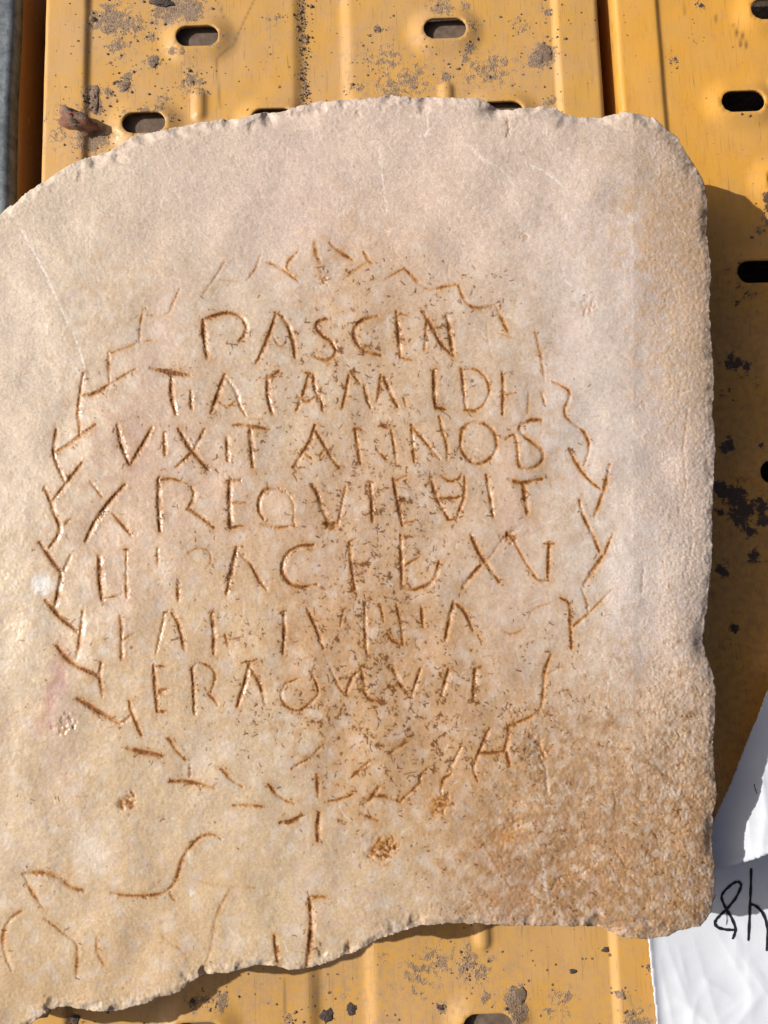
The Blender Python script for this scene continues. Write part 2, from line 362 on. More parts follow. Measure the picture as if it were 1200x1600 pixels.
c2 = 0.3285
holes2 = [(0.2375, 0.2275), (0.2375, 0.1265), (0.2400, 0.0150), (0.2375, -0.085), (0.2590, 0.2840), (0.2590, 0.180), (0.2590, 0.075), (0.2590, -0.035)]
mud2 = [(1095, 10, 6, .9), (1085, 67, 8, .55), (1138, 21, 6, .6), (1055, 95, 6, 1.0), (1010, 130, 8, .5), (1150, 178, 8, .8), (1190, 250, 8, .5), (1160, 240, 8, .5), (1198, 345, 12, .7), (1185, 360, 10, .7)]
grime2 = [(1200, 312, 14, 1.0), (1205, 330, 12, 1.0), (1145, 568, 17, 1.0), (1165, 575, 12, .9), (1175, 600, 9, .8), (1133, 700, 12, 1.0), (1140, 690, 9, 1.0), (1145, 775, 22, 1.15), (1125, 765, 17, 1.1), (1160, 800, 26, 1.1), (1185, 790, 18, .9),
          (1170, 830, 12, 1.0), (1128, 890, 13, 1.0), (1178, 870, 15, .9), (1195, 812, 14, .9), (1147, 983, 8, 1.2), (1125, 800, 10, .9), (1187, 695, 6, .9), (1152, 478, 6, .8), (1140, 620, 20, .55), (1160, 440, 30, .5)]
scr2 = [([(1146, 41), (1153, 60), (1157, 74)], .0006, .8), ([(1157, 52), (1163, 66), (1167, 77)], .0006, .8), ([(1116, 24), (1120, 38)], .0005, .6), ([(1069, 3), (1069, 26)], .0004, .4)]
d2 = make_deck('steel_deck_plank', c2, -0.16, 0.16, -0.36, 0.36, holes2, [(0.2590, 0.235), (0.2590, 0.13)], mud2, grime2, [(1190, 300, 60, .3), (1150, 560, 150, .9), (1150, 780, 170, 1.1), (1160, 1000, 170, 1.1), (1170, 1200, 150, 1.0)], scr2, M_DECK2, 0.0016)  # large brown patches put the slab's warm shade into the deck colour
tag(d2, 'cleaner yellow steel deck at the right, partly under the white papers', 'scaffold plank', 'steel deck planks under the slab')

# deck at the left with the galvanised strip on it: only their edges are in the picture
gx0, _ = at(20, 100, 0.0)
d0 = make_deck('steel_deck_plank', float(gx0) - 0.1605, -0.16, 0.16, -0.36, 0.36, [], [], [], [], [], [], M_DECK0, 0.006, depth=0.058)
d0.location.z = -0.0085
tag(d0, 'yellow steel deck at the left edge, seen as a shaded side below the grey strip', 'scaffold plank', 'steel deck planks under the slab')
def bar_mesh(prof_pts, y0, y1, n):
    ys = np.linspace(y0, y1, n); P_ = np.array(prof_pts); m = len(P_)
    V = np.array([[x, y, z] for y in ys for (x, z) in P_]); Fq = []
    for j in range(n - 1):
        for i in range(m):
            a, b = j * m + i, j * m + (i + 1) % m; Fq.append((a, b, b + m, a + m))
    return V, np.array(Fq)
pp = [(-0.05, -0.0085)] + [(-0.05 + 0.003 - 0.003 * math.cos(a), -0.0025 + 0.003 * math.sin(a)) for a in np.linspace(0, math.pi / 2, 5)]
pp += [(-0.0045 + 0.0045 * math.sin(a), -0.004 + 0.0045 * math.cos(a)) for a in np.linspace(0, math.pi / 2, 7)] + [(0.0, -0.0085)]
Vb, Fb = bar_mesh([(x + float(gx0) + 0.0004, z) for x, z in pp], -0.36, 0.36, 60)
Vb[:, 2] += 0.0003 * np.sin(Vb[:, 1] * 60); Vb[:, 0] += 0.0003 * np.sin(Vb[:, 1] * 43 + 1)
Fb = Fb[:, ::-1]
tag(new_mesh('galvanised_strip', Vb, Fb, mat=M_GALV), 'worn blue grey galvanised metal strip running down the left edge', 'metal strip')

# ------------------------------------------------------------------ mud: plugs, clods, crumbs
def deck_z(x, y):
    for cx, hs in ((0.0, holes1), (c2, holes2)):
        if abs(x - cx) <= 0.16:
            z = float(prof(np.array([x - cx]))[0])
            for hx, hy in hs:
                qx = min(max(x - hx, -.0058), .0058); dd = math.hypot(x - hx - qx, y - hy) - .0062
                z += 0.0036 * float(np.clip(1 - sstep(0, .0105, dd), 0, 1)) ** 1.2
            return z
    return -0.004
def lump(name, cx, cy, rx, ry, rz, seed, mat, rot=0.0, rough=0.28, n=10, m=16, parent=None, sharp=False):
    r = np.random.default_rng(seed); z0 = deck_z(cx, cy)
    ph = r.uniform(0, 6.28, (6,)); V = []
    for j in range(n + 1):
        th = math.pi * 0.5 * j / n
        for i in range(m):
            a = 2 * math.pi * i / m
            k = 1 + rough * (0.5 * math.sin(2 * a + ph[0]) + 0.4 * math.sin(3 * a + ph[1] + th * 2) + 0.35 * math.sin(5 * a + ph[2] - 3 * th) + 0.3 * math.sin(7 * a + ph[3] + 4 * th)) + r.normal(0, rough * 0.22)
            if sharp: k = round(k * 3.2) / 3.2 * 0.6 + k * 0.4
            x, y = rx * k * math.sin(th) * math.cos(a), ry * k * math.sin(th) * math.sin(a)
            z = rz * math.cos(th) * (1 + 0.5 * (k - 1)) + r.normal(0, 0.05) * rz
            V.append((cx + x * math.cos(rot) - y * math.sin(rot), cy + x * math.sin(rot) + y * math.cos(rot), z0 - 0.0004 + max(z, -0.0003)))
    Fq = [(j * m + i, (j + 1) * m + i, (j + 1) * m + (i + 1) % m, j * m + (i + 1) % m) for j in range(n) for i in range(m)]
    return new_mesh(name, np.array(V), np.array(Fq), mat=mat, parent=parent)
PX = 0.00036
clods = [(240, 98, 12, 10, 5, 0, 'round lumpy mud clod below left of the top left slot'),
         (196, 136, 10, 8, 5, 0, 'small mud clod left of the round clod near the upper left'),
         (148, 155, 10, 22, 5, 0, 'long mud clod lodged against the left rail above the reddish stone chip'),
         (252, 3, 22, 10, 9, 1, 'dark mud clod cut by the top edge above the top left slot'),
         (847, 86, 18, 20, 5, 0, 'large flat mud clod beside the right rail of the middle deck'),
         (590, 47, 7, 6, 4, 0, 'little mud clod between the two top slots'),
         (1095, 10, 6, 4, 3, 1, 'tiny dark clod at the top of the right deck'),
         (302, 1565, 6, 5, 4, 1, 'dark mud clod left of the bottom left slot below the slab'),
         (118, 1592, 7, 9, 4, 1, 'dark clod in the bottom left corner below the slab'),
         (509, 1590, 11, 10, 5, 1, 'larger blackish drip in the groove at the bottom edge'),
         (549, 1580, 9, 8, 4, 1, 'smaller blackish drip right of the larger one in the groove'),
         (805, 1562, 15, 15, 4, 0, 'wide mud clod right of the bottom right slot'),
         (946, 1483, 7, 4, 4, 1, 'dark mud flake below the slab near the right rail at the bottom'),
         (895, 1517, 6, 4, 3, 1, 'narrow dark flake lower left of the one near the rail'),
         (689, 1573, 6, 5, 4, 1, 'dark clod left of the bottom right slot'),
         (1148, 983, 6, 6, 3, 1, 'small dark pellet in the slab shade on the right deck')]
for k, (px, py, rx, ry, rz, dk, lb) in enumerate(clods):
    x, y = at(px, py, -0.003)
    o = lump('mud_clod', float(x), float(y), rx * PX, ry * PX, rz * .62 * PX, 40 + k, M_DARKMUD if dk else M_MUD, random.uniform(-.4, .4))
    tag(o, lb, 'mud clod', 'dried mud clods on the decks')
x, y = at(122, 192, 0.0)
o = lump('stone_chip', float(x), float(y), 27 * PX, 17 * PX, 26 * PX, 91, M_RED, -0.35, 0.34, 9, 13, sharp=True)
tag(o, 'reddish brown stone chip lying on the left rail of the middle deck', 'stone chip')
# crumbs, far too many to count
Vc, Fc = [], []
src = [m_ for m_ in mud1 + mud2 if m_[3] > .6]
for k in range(900):
    px, py, rp, s = random.choice(src)
    qx = px + random.gauss(0, rp * 1.1); qy = py + random.gauss(0, rp * 1.1)
    x, y = [float(q) for q in at(qx, qy, -0.003)]
    if not (-0.155 < x < 0.155 or 0.172 < x < 0.48) or abs(y) > .35: continue
    if any(abs(y - hy) < .0075 and abs(x - hx) < .0135 for hx, hy in holes1 + holes2): continue
    r_ = abs(random.gauss(0, 0.0004)) + 0.00025; z = deck_z(x, y); b = len(Vc); a0 = random.uniform(0, 6.28); q = random.uniform(.6, 1.5)
    for i in range(5): Vc.append((x + q * r_ * math.cos(a0 + i * 1.257) * random.uniform(.7, 1.2), y + r_ * math.sin(a0 + i * 1.257) * random.uniform(.7, 1.2), z - 0.0001))
    for i in range(5): Vc.append((x + .5 * q * r_ * math.cos(a0 + i * 1.257), y + .5 * r_ * math.sin(a0 + i * 1.257), z + r_ * random.uniform(.5, .9)))
    for i in range(5): j = (i + 1) % 5; Fc += [(b + i, b + j, b + 5 + j), (b + i, b + 5 + j, b + 5 + i)]
    Fc += [(b + 5, b + 6, b + 7), (b + 5, b + 7, b + 8), (b + 5, b + 8, b + 9)]
tag(new_mesh('mud_crumbs', np.array(Vc), np.array(Fc), mat=M_MUD), 'scattered crumbs of dried mud over the yellow decks', 'mud crumbs', kind='stuff')
# packed dust sitting inside the slots of the middle deck
for hx, hy in holes1:
    n = 24; rr = [0.0, .35, .7, 1.0]; V = []
    for q in rr:
        for i in range(n):
            a = 2 * math.pi * i / n; ca, sa = math.cos(a), math.sin(a)
            V.append((hx + q * 1.3 * (0.0063 * ca + (0.0058 if ca > 0 else -0.0058)), hy + q * 0.0088 * sa, -0.0036 - 0.0008 * q))
    Fq = [(j * n + i, (j + 1) * n + i, (j + 1) * n + (i + 1) % n, j * n + (i + 1) % n) for j in range(3) for i in range(n)]
    if abs(hy) > 0.2: new_mesh('packed_dust', np.array(V), np.array(Fq), mat=M_DUST, parent=d1)
# ------------------------------------------------------------------ the inscribed slab
Z_TOP = 0.055
def bandc(shape, lo, hi, seed, ax=1.0): return band(shape, lo * 1.55 / S_PX, hi * 1.55 / S_PX, seed, ax)
S_PX = 1.25                                    # grid step in photograph pixels on the slab's face
GX0, GX1, GY0, GY1 = -110, 1134, 138, 1690
nx = int((GX1 - GX0) / S_PX); ny = int((GY1 - GY0) / S_PX)
gx = GX0 + np.arange(nx) * S_PX; gy = GY0 + np.arange(ny) * S_PX
QX, QY = np.meshgrid(gx, gy)
U = 0.000283                                   # metres per pixel on the face
OUT = [(-95, 420), (-60, 385), (0, 335), (22, 318), (45, 298), (70, 283), (100, 263), (127, 248), (150, 243), (172, 236), (195, 222), (206, 213), (240, 206), (280, 198), (310, 192), (340, 187), (375, 185), (405, 176), (440, 175), (470, 165),
       (500, 159), (520, 157), (552, 155), (580, 153), (610, 149), (650, 152), (700, 153), (745, 153), (765, 162), (778, 171), (800, 172), (820, 168), (845, 166), (866, 168), (880, 176), (895, 182), (915, 184), (945, 183), (962, 176), (975, 175),
       (1000, 179), (1020, 184), (1040, 199), (1055, 211), (1065, 228), (1080, 250), (1095, 274), (1104, 298), (1107, 330), (1104, 368), (1110, 400), (1111, 430), (1109, 480), (1112, 540), (1115, 580), (1117, 600), (1113, 640), (1117, 680),
       (1118, 700), (1115, 760), (1113, 830), (1113, 880), (1107, 930), (1101, 980), (1098, 1005), (1104, 1025), (1112, 1045), (1118, 1080), (1118, 1110), (1115, 1150), (1116, 1200), (1121, 1240), (1119, 1255), (1113, 1275), (1114, 1300),
       (1112, 1320), (1117, 1345), (1117, 1395), (1113, 1420), (1105, 1435), (1094, 1447), (1065, 1453), (1040, 1463), (1010, 1467), (985, 1466), (965, 1462), (948, 1451), (925, 1447), (900, 1447), (860, 1446), (800, 1446), (740, 1443),
       (690, 1443), (660, 1446), (640, 1451), (610, 1461), (590, 1468), (575, 1477), (555, 1488), (530, 1496), (500, 1508), (475, 1514), (455, 1515), (430, 1510), (400, 1508), (380, 1513), (360, 1519), (320, 1522), (300, 1533), (283, 1548),
       (265, 1555), (250, 1557), (230, 1568), (200, 1575), (165, 1581), (135, 1578), (110, 1573), (90, 1572), (75, 1580), (60, 1590), (45, 1603), (10, 1640), (-40, 1665), (-95, 1670)]
_o = np.array(OUT, float)
# signed distance (positive inside), coarse then refined
def seg_sdf(PXs, PYs, poly):
    best = np.full(PXs.shape, 1e9); ins = np.zeros(PXs.shape, bool)
    for a, b in zip(poly, np.roll(poly, -1, 0)):
        vx, vy = b - a; tt = np.clip(((PXs - a[0]) * vx + (PYs - a[1]) * vy) / (vx * vx + vy * vy + 1e-12), 0, 1)
        best = np.minimum(best, (PXs - a[0] - tt * vx) ** 2 + (PYs - a[1] - tt * vy) ** 2)
        c_ = ((a[1] > PYs) != (b[1] > PYs)) & (PXs < (b[0] - a[0]) * (PYs - a[1]) / ((b[1] - a[1]) if b[1] != a[1] else 1e-9) + a[0])
        ins ^= c_
    d = np.sqrt(best); return np.where(ins, d, -d)
cs = 3
cX, cY = np.meshgrid(np.append(gx[::cs], gx[-1] + cs * S_PX), np.append(gy[::cs], gy[-1] + cs * S_PX))
cX, cY = np.meshgrid(GX0 + np.arange(nx // cs + 3) * S_PX * cs, GY0 + np.arange(ny // cs + 3) * S_PX * cs)
cD = seg_sdf(cX, cY, _o)
fi = np.arange(ny) / cs; fj = np.arange(nx) / cs; i0 = fi.astype(int); j0 = fj.astype(int); a_ = (fi - i0)[:, None]; b_ = (fj - j0)[None, :]
SD = (cD[i0][:, j0] * (1 - a_) * (1 - b_) + cD[i0 + 1][:, j0] * a_ * (1 - b_) + cD[i0][:, j0 + 1] * (1 - a_) * b_ + cD[i0 + 1][:, j0 + 1] * a_ * b_)
shp = SD.shape
SD = SD + 0.3 * bandc(shp, 3, 9, 21) + 0.6 * bandc(shp, 10, 34, 22)
dgy, dgx = np.gradient(SD, S_PX)

def blob(x, y, rx, ry=None, p=1.0):
    ry = ry or rx
    return np.exp(-(((QX - x) / rx) ** 2 + ((QY - y) / ry) ** 2) ** p)

# fields of character over the face -------------------------------------------------
nL = bandc(shp, 60, 200, 31); nM = bandc(shp, 14, 60, 32); nS = bandc(shp, 4, 14, 33); nF = bandc(shp, 1.3, 4, 34); nA = bandc(shp, 1.5, 5, 35, 0.35)
dry = np.clip(sstep(470, 330, QY + 30 * nM + 20 * nL) + sstep(925, 985, QX + 22 * nM + np.clip(QY - 1000, 0, 400) * 0.12 * 0 - 40 * blob(960, 640, 60, 150) ) * sstep(1210, 1080, QY + 25 * nM) + sstep(120, 30, QX + 15 * nM) * sstep(860, 700, QY), 0, 1)
wetm = np.clip(1 - dry, 0, 1)
rugged = np.clip(sstep(1030, 1260, QY + 0.25 * (QX - 760) + 55 * nM + 25 * nL) * sstep(690, 860, QX + 0.2 * (QY - 1150)), 0, 1)       # broken lower right
rightband = sstep(985, 1050, QX + 14 * nM)
edge = np.exp(-np.clip(SD, 0, None) / 16.0)

jit = 0.9 * bandc(shp, 2, 6, 51); jit2 = bandc(shp, 3, 9, 52); jit3 = np.clip(bandc(shp, 6, 20, 53), -1.6, 1.6); nP = bandc(shp, 16, 60, 54)
# ---- relief (pixels on the face)
H = 1.1 * nL + 0.13 * nM
H += nS * (0.075 + 0.01 * dry + 0.11 * rugged + 0.09 * rightband + 0.16 * edge)
H += nF * (0.025 + 0.022 * dry + 0.045 * rugged + 0.05 * rightband + 0.03 * edge)
H += nA * 0.045 * dry
rs = sstep(1000, 1080, QX)
bw = 11 + (8 - 4 * rs) * np.clip(bandc(shp, 18, 70, 41), -.7, 2.2)

bw = bw + 7 * sstep(330, 260, QY) * (1 + .5 * np.clip(nM, -1, 1))
bw = bw + 16 * sstep(1380, 1440, QY) * sstep(880, 960, QX)
kk = np.clip(1 - SD / bw, 0, 1)
H -= (0.34 - .1 * rs) * bw * kk ** 1.6
k2 = np.clip(1 - SD / 48, 0, 1); H -= 5.0 * k2 * k2 * rs * (1 + .12 * nM)
H -= 0.10 * np.clip(QX - 990, 0, None)                                   # face falls away to the right edge
for (x, y, rx, ry, dp) in [(915, 182, 44, 17, 12), (450, 188, 44, 14, 6), (775, 176, 24, 12, 8), (150, 246, 22, 12, 4), (225, 212, 30, 9, 4), (860, 176, 26, 12, 3), (1106, 350, 9, 40, 5), (1098, 1000, 14, 30, 6), (1112, 1300, 10, 30, 5), (690, 158, 40, 8, 3), (300, 198, 50, 8, 3),
                           (945, 1450, 30, 12, 5), (700, 1446, 60, 8, 4)]:
    H -= dp * blob(x, y, rx, ry, 1.6) * (1 + 0.03 * nS)
# pits, knocks and flakes
pit = np.zeros(shp)
for (x, y, r_, dp, st) in [(597, 1326, 22, 3.2, 1.0), (687, 1258, 18, 2.6, 1.0), (200, 1252, 15, 2.4, .8), (152, 1238, 0, 0, 0), (105, 1128, 12, 2.6, .15), (842, 1165, 16, 3.0, .35), (787, 1305, 20, 2.2, .5), (805, 1290, 14, 2, .3), (1007, 632, 7, 1.5, .25),
                           (820, 372, 6, 1.4, .3), (915, 480, 12, 2.0, .25), (795, 838, 9, 3.0, .8), (517, 821, 8, 2.0, .9), (505, 440, 6, 1.5, .5), (93, 1137, 7, 1.5, .3), (1030, 1215, 8, -1.0, 0), 
                           (1055, 1240, 9, -1.6, 0), (100, 1365, 24, 1.2, .25), (65, 913, 16, 1.0, 0)]:
    if r_ == 0: continue
    m = np.clip(blob(x + 3.5 * nM + 2 * nS, y + 4 * jit3, r_ * rng.uniform(.85, 1.25), r_ * rng.uniform(.75, 1.1), 1.4), 0, 1.2)
    H -= 0.75 * dp * m * (1 + 0.10 * nF + 0.2 * nS); pit = np.maximum(pit, st * m)
# short dark crack at the top edge, natural fissures
CR = [([(793, 186), (795, 200), (793, 214)], 2.2, 3.5), ([(1010, 1090), (1000, 1088), (985, 1092), (965, 1094)], 1.5, 1.2), ([(1030, 1342), (985, 1358), (960, 1330), (930, 1345)], 2.2, 2.0), ([(1000, 1385), (975, 1362), (940, 1360), (915, 1350)], 2.2, 1.8),
      ([(860, 1395), (875, 1372), (905, 1365), (930, 1350)], 2, 1.6), ([(740, 1290), (770, 1340), (800, 1390)], 2, 1), ([(960, 1280), (962, 1250), (958, 1235)], 1.8, 1.4), ([(1000, 1245), (990, 1240), (1005, 1255)], 1.8, 1.6),
      ([(955, 1350), (975, 1390)], 1.8, 1.4), ([(1075, 640), (1068, 700), (1072, 760), (1060, 800)], 2.0, 1.0), ([(1078, 780), (1082, 850), (1068, 900)], 2.0, 1.0), ([(1005, 890), (1003, 925)], 2.0, 1.5), ([(838, 1170), (852, 1200), (855, 1240)], 2.2, 1.6),
      ([(822, 1140), (840, 1160), (850, 1180)], 2.5, 2.0)]

# ---- the cuts: (kind, label, [ (points, half width, depth, earth) ... ]) in pixels on the face
def L(ch, *strokes): return ('letter', 'carved letter ' + ch, strokes)
def s(pts, w=4.6, d=2.7, e=.85): return (pts, w, d, e)
CUTS = [
 # PASCEN
 L('P', s([(319, 500), (321, 530), (325, 560)], 5.2, 3.2, 1), s([(318, 501), (337, 494), (360, 490), (377, 497), (386, 510), (384, 522), (375, 534)], 4.6, 2.8, .8)),
 L('A', s([(432, 491), (422, 522), (407, 557), (401, 567)], 4, 2.2, .8), s([(442, 495), (452, 512), (459, 535), (462, 559)], 4.6, 2.8, .9), s([(428, 488), (441, 494)], 3, 1.5, .7), s([(426, 522), (432, 535), (441, 541), (450, 535)], 3, 1.2, .45)),
 L('S', s([(521, 500), (509, 499), (497, 505), (497, 515), (507, 526), (520, 536), (526, 550), (520, 560), (507, 563), (489, 556)], 4.4, 2.8, .9)),
 L('C', s([(590, 495), (572, 499), (559, 509), (554, 522), (559, 537), (572, 549), (596, 556)], 4.8, 3, .95)),
 L('E', s([(620, 487), (624, 525), (626, 560)], 4.4, 2.6, .95), s([(619, 493), (630, 491), (641, 495)], 3, 1.3, .6), s([(624, 529), (633, 531)], 3.4, 1.8, .8), s([(620, 557), (632, 561), (644, 563)], 3, 1.5, .7)),
 L('N', s([(668, 498), (664, 548)], 3.6, 1.8, .8), s([(660, 487), (675, 510), (690, 537), (707, 555)], 4.4, 2.6, .9), s([(699, 494), (704, 522), (709, 556)], 4.8, 3.2, 1)),
 L('I', s([(761, 505), (763, 532), (770, 562)], 2.0, .6, .2)),
 # second line
 L('T', s([(237, 576), (262, 582), (297, 587)], 5, 3, .95), s([(269, 588), (269, 618), (276, 648)], 4.6, 2.9, .85)),
 L('I', s([(299, 612), (300, 639)], 4.2, 2.4, .75)),
 L('A', s([(352, 586), (341, 618), (331, 646)], 4.6, 2.8, .95), s([(354, 590), (369, 612), (375, 632), (385, 650)], 3.8, 2, .4), s([(340, 627), (357, 635), (371, 626)], 3.2, 1.3, .45)),
 L('T', s([(419, 587), (420, 622), (427, 648)], 4.4, 2.7, .85), s([(417, 591), (427, 588), (437, 580)], 4.2, 2, .75)),
 L('A', s([(483, 585), (476, 612), (464, 642)], 3.8, 2, .7), s([(490, 584), (494, 612), (503, 626), (505, 643)], 4.0, 2.4, .75), s([(466, 619), (480, 628), (493, 621)], 4, 2.0, .9), s([(478, 583), (492, 585)], 3.4, 1.6, .6)),
 L('N', s([(546, 586), (541, 615), (536, 638)], 3.6, 2, .8), s([(549, 581), (556, 590), (563, 600)], 3.4, 1.8, .75), s([(570, 602), (574, 622), (580, 638)], 3.6, 2, .8)),
 L('N', s([(596, 586), (593, 610), (590, 628)], 3.4, 1.8, .7), s([(601, 590), (611, 614), (622, 636)], 4.2, 2.6, .95), s([(632, 622), (635, 636)], 3, 1.4, .6)),
 L('L', s([(679, 580), (680, 612), (682, 638)], 4.6, 3.2, 1), s([(681, 637), (698, 641)], 3.8, 2.4, .9)),
 L('D', s([(722, 577), (726, 612), (729, 641)], 4.4, 2.6, .75), s([(720, 579), (738, 577), (750, 581), (762, 596), (765, 615), (755, 634), (741, 642)], 3.2, 1.6, .6), s([(727, 641), (744, 643)], 4, 2, .85)),
 L('E', s([(786, 583), (787, 612), (786, 648)], 4, 2.2, .85), s([(784, 586), (797, 583)], 3.2, 1.4, .7), s([(788, 618), (807, 614)], 3, 1.2, .5)),
 L('I', s([(827, 614), (825, 647)], 3.0, .8, .35)),
 # VIXIT ANNOS
 L('V', s([(185, 665), (191, 695), (203, 726)], 5, 3, .85), s([(238, 670), (223, 697), (205, 726)], 4.4, 2.6, .75)),
 L('I', s([(257, 677), (259, 711)], 3.8, 2.2, .8)),
 L('X', s([(280, 671), (300, 704), (326, 733)], 4.6, 2.8, .9), s([(321, 670), (310, 692), (297, 712), (276, 730)], 4, 2.2, .65)),
 L('I', s([(356, 685), (357, 721)], 4.4, 2.6, .85)),
 L('T', s([(365, 665), (390, 666), (416, 670)], 4.2, 2.5, .9), s([(391, 671), (394, 700), (396, 730)], 4.8, 2.8, .85), s([(392, 655), (413, 655)], 2, .9, .5)),
 L('A', s([(493, 665), (485, 690), (474, 708), (459, 731)], 4.2, 2.3, .95), s([(494, 674), (508, 697), (518, 714), (530, 731)], 4.2, 2.3, .85), s([(472, 706), (488, 717)], 3.2, 1.4, .7), s([(510, 702), (500, 713)], 3.2, 1.4, .7)),
 L('N', s([(556, 670), (560, 700), (564, 726)], 4, 2.4, .8), s([(553, 673), (562, 670), (572, 675)], 3, 1.4, .6), s([(592, 706), (606, 718)], 3.6, 2, .85), s([(612, 672), (617, 700), (620, 724)], 3.6, 2, .55), s([(598, 666), (606, 667)], 4.4, 1.8, .9)),
 L('N', s([(644, 664), (646, 695), (648, 722)], 3.8, 2.1, .75), s([(643, 665), (662, 687), (688, 718)], 4, 2.3, .85), s([(687, 651), (692, 672), (699, 698), (699, 718)], 3.8, 2.3, .7)),
 L('O', s([(722, 672), (733, 663), (749, 660), (766, 668), (776, 685), (775, 705), (763, 720), (746, 725), (730, 716), (721, 698), (722, 678), (728, 668)], 4, 2.3, .75)),
 L('S', s([(847, 657), (832, 658), (818, 662), (812, 670), (820, 682), (838, 696), (849, 708), (845, 724), (828, 733), (812, 728), (810, 706), (805, 681), (792, 686)], 3.8, 2.2, .7), s([(847, 657), (832, 657), (818, 663)], 4.4, 2.6, .9)),
 # X REQVIEVIT
 L('X', s([(196, 758), (172, 785), (150, 816), (135, 846)], 4.8, 2.9, .85), s([(142, 753), (160, 777)], 3, 1.4, .5), s([(177, 803), (190, 818), (205, 836)], 3.6, 1.9, .8)),
 L('R', s([(249, 749), (249, 787), (251, 830)], 4.8, 3, .95), s([(246, 751), (270, 749), (290, 754)], 3, 1.5, .7), s([(300, 762), (304, 776), (294, 797)], 3.8, 2, .7), s([(293, 796), (312, 806), (335, 825)], 4.2, 2.4, .85)),
 L('E', s([(360, 752), (360, 790), (362, 826)], 5, 3.2, 1), s([(355, 752), (376, 751)], 3.4, 1.8, .85), s([(362, 786), (382, 785)], 3.6, 2, .85), s([(358, 825), (381, 822)], 3.4, 1.8, .8)),
 L('Q', s([(437, 764), (415, 767), (406, 782), (406, 800), (413, 812)], 3.8, 2.2, .75), s([(409, 819), (432, 825), (460, 821)], 3.2, 1.7, .7), s([(461, 823), (459, 811)], 3.4, 1.8, .8), s([(446, 768), (458, 786), (460, 810)], 2.8, 1.2, .3)),
 L('V', s([(486, 758), (497, 770), (505, 797), (518, 822)], 5, 2.8, .9), s([(541, 762), (535, 790), (529, 822)], 3.6, 2.2, .6), s([(508, 818), (530, 822)], 5, 2.2, .95)),
 L('I', s([(580, 754), (582, 785), (583, 816)], 4.6, 2.8, .9), s([(576, 754), (587, 754)], 3, 1.4, .7)),
 L('E', s([(616, 750), (622, 782), (630, 822)], 4.6, 2.8, .95), s([(614, 751), (624, 750), (636, 744)], 3.6, 1.8, .8), s([(623, 783), (634, 781)], 4.6, 2.4, .9), s([(630, 818), (648, 815)], 3.2, 1.3, .6)),
 L('B', s([(674, 750), (685, 782), (703, 813)], 4.4, 2.5, .9), s([(727, 746), (726, 776), (714, 811)], 3.8, 2.3, .7), s([(684, 779), (707, 779), (726, 776)], 3.6, 1.8, .8), s([(672, 747), (685, 741), (702, 752), (715, 750), (722, 741)], 3.2, 1.3, .7), s([(699, 813), (711, 812)], 3.2, 1.6, .8)),
 L('I', s([(761, 743), (767, 778), (772, 808)], 4.4, 2.9, .7)),
 L('T', s([(796, 749), (817, 755), (848, 749)], 4.8, 2.5, .95), s([(819, 758), (822, 780), (825, 803)], 5.2, 3.0, .95)),
 # IN PACE ED XV
 L('I', s([(157, 870), (158, 905), (161, 938)], 6, 3.2, .7)),
 L('N', s([(198, 858), (198, 935)], 2.6, 1.2, .45), s([(195, 859), (202, 860)], 3.2, 1.4, .8), s([(198, 915), (199, 934)], 3.8, 2, .75), s([(163, 935), (185, 931), (194, 925)], 2.2, .9, .6), s([(247, 857), (247, 883)], 3, 1.4, .6)),
 L('P', s([(279, 908), (280, 938)], 4.4, 2.2, .9), s([(295, 865), (310, 857), (327, 862), (330, 880), (322, 888)], 3, .9, .4)),
 L('A', s([(371, 856), (363, 892), (355, 928)], 4.6, 2.8, .95), s([(376, 866), (392, 882), (405, 905), (418, 923)], 4.2, 2.2, .75)),
 L('C', s([(491, 852), (465, 856), (447, 871), (442, 892), (452, 910), (472, 918), (496, 914)], 4.6, 2.9, .95)),
 L('E', s([(547, 848), (550, 882), (556, 921)], 4.4, 2.6, .95), s([(552, 882), (568, 879)], 3, 1.4, .7), s([(546, 847), (558, 842)], 3, 1.4, .6)),
 L('D', s([(627, 836), (628, 875), (629, 918)], 4.2, 2.6, .85), s([(628, 918), (647, 922), (667, 915), (680, 904), (687, 878)], 4.2, 2.4, .85), s([(634, 884), (655, 871)], 3.2, 1.4, .6), s([(629, 839), (665, 838)], 2.6, .9, .4)),
 L('X', s([(737, 836), (750, 865), (765, 887), (781, 910)], 4.6, 2.8, .85), s([(787, 841), (765, 872), (755, 882)], 2.6, 1.2, .3), s([(752, 884), (738, 900), (723, 920)], 4.4, 2.5, .85)),
 L('V', s([(794, 836), (803, 839)], 5.6, 2.4, .95), s([(800, 838), (810, 857), (824, 882), (840, 902)], 3.4, 1.6, .5), s([(859, 850), (857, 904)], 4, 2.4, .8), s([(834, 899), (845, 908), (858, 907)], 3.4, 1.6, .85), s([(851, 850), (866, 850)], 3, 1.5, .7)),
 # KAL IVNIA S
 L('K', s([(189, 963), (191, 990), (191, 1028)], 3.8, 1.8, .55), s([(191, 1005), (191, 1028)], 4.2, 2, .7), s([(194, 1000), (210, 990)], 3, 1.2, .4)),
 L('A', s([(258, 958), (252, 990), (244, 1021)], 3.4, 1.7, .55), s([(270, 959), (280, 976), (289, 1016)], 4.2, 2.3, .75), s([(256, 958), (262, 957)], 3, 1.4, .6)),
 L('L', s([(331, 957), (335, 992), (335, 1022)], 4.2, 2.4, .8), s([(327, 958), (336, 957)], 3, 1.4, .7)),
 L('E', s([(352, 992), (357, 1010)], 3.0, 1.2, .8), s([(356, 1000), (378, 996)], 2.0, .5, .4)),
 L('I', s([(445, 956), (445, 990), (443, 1022)], 4, 2.4, .85), s([(440, 957), (450, 956)], 3, 1.2, .6)),
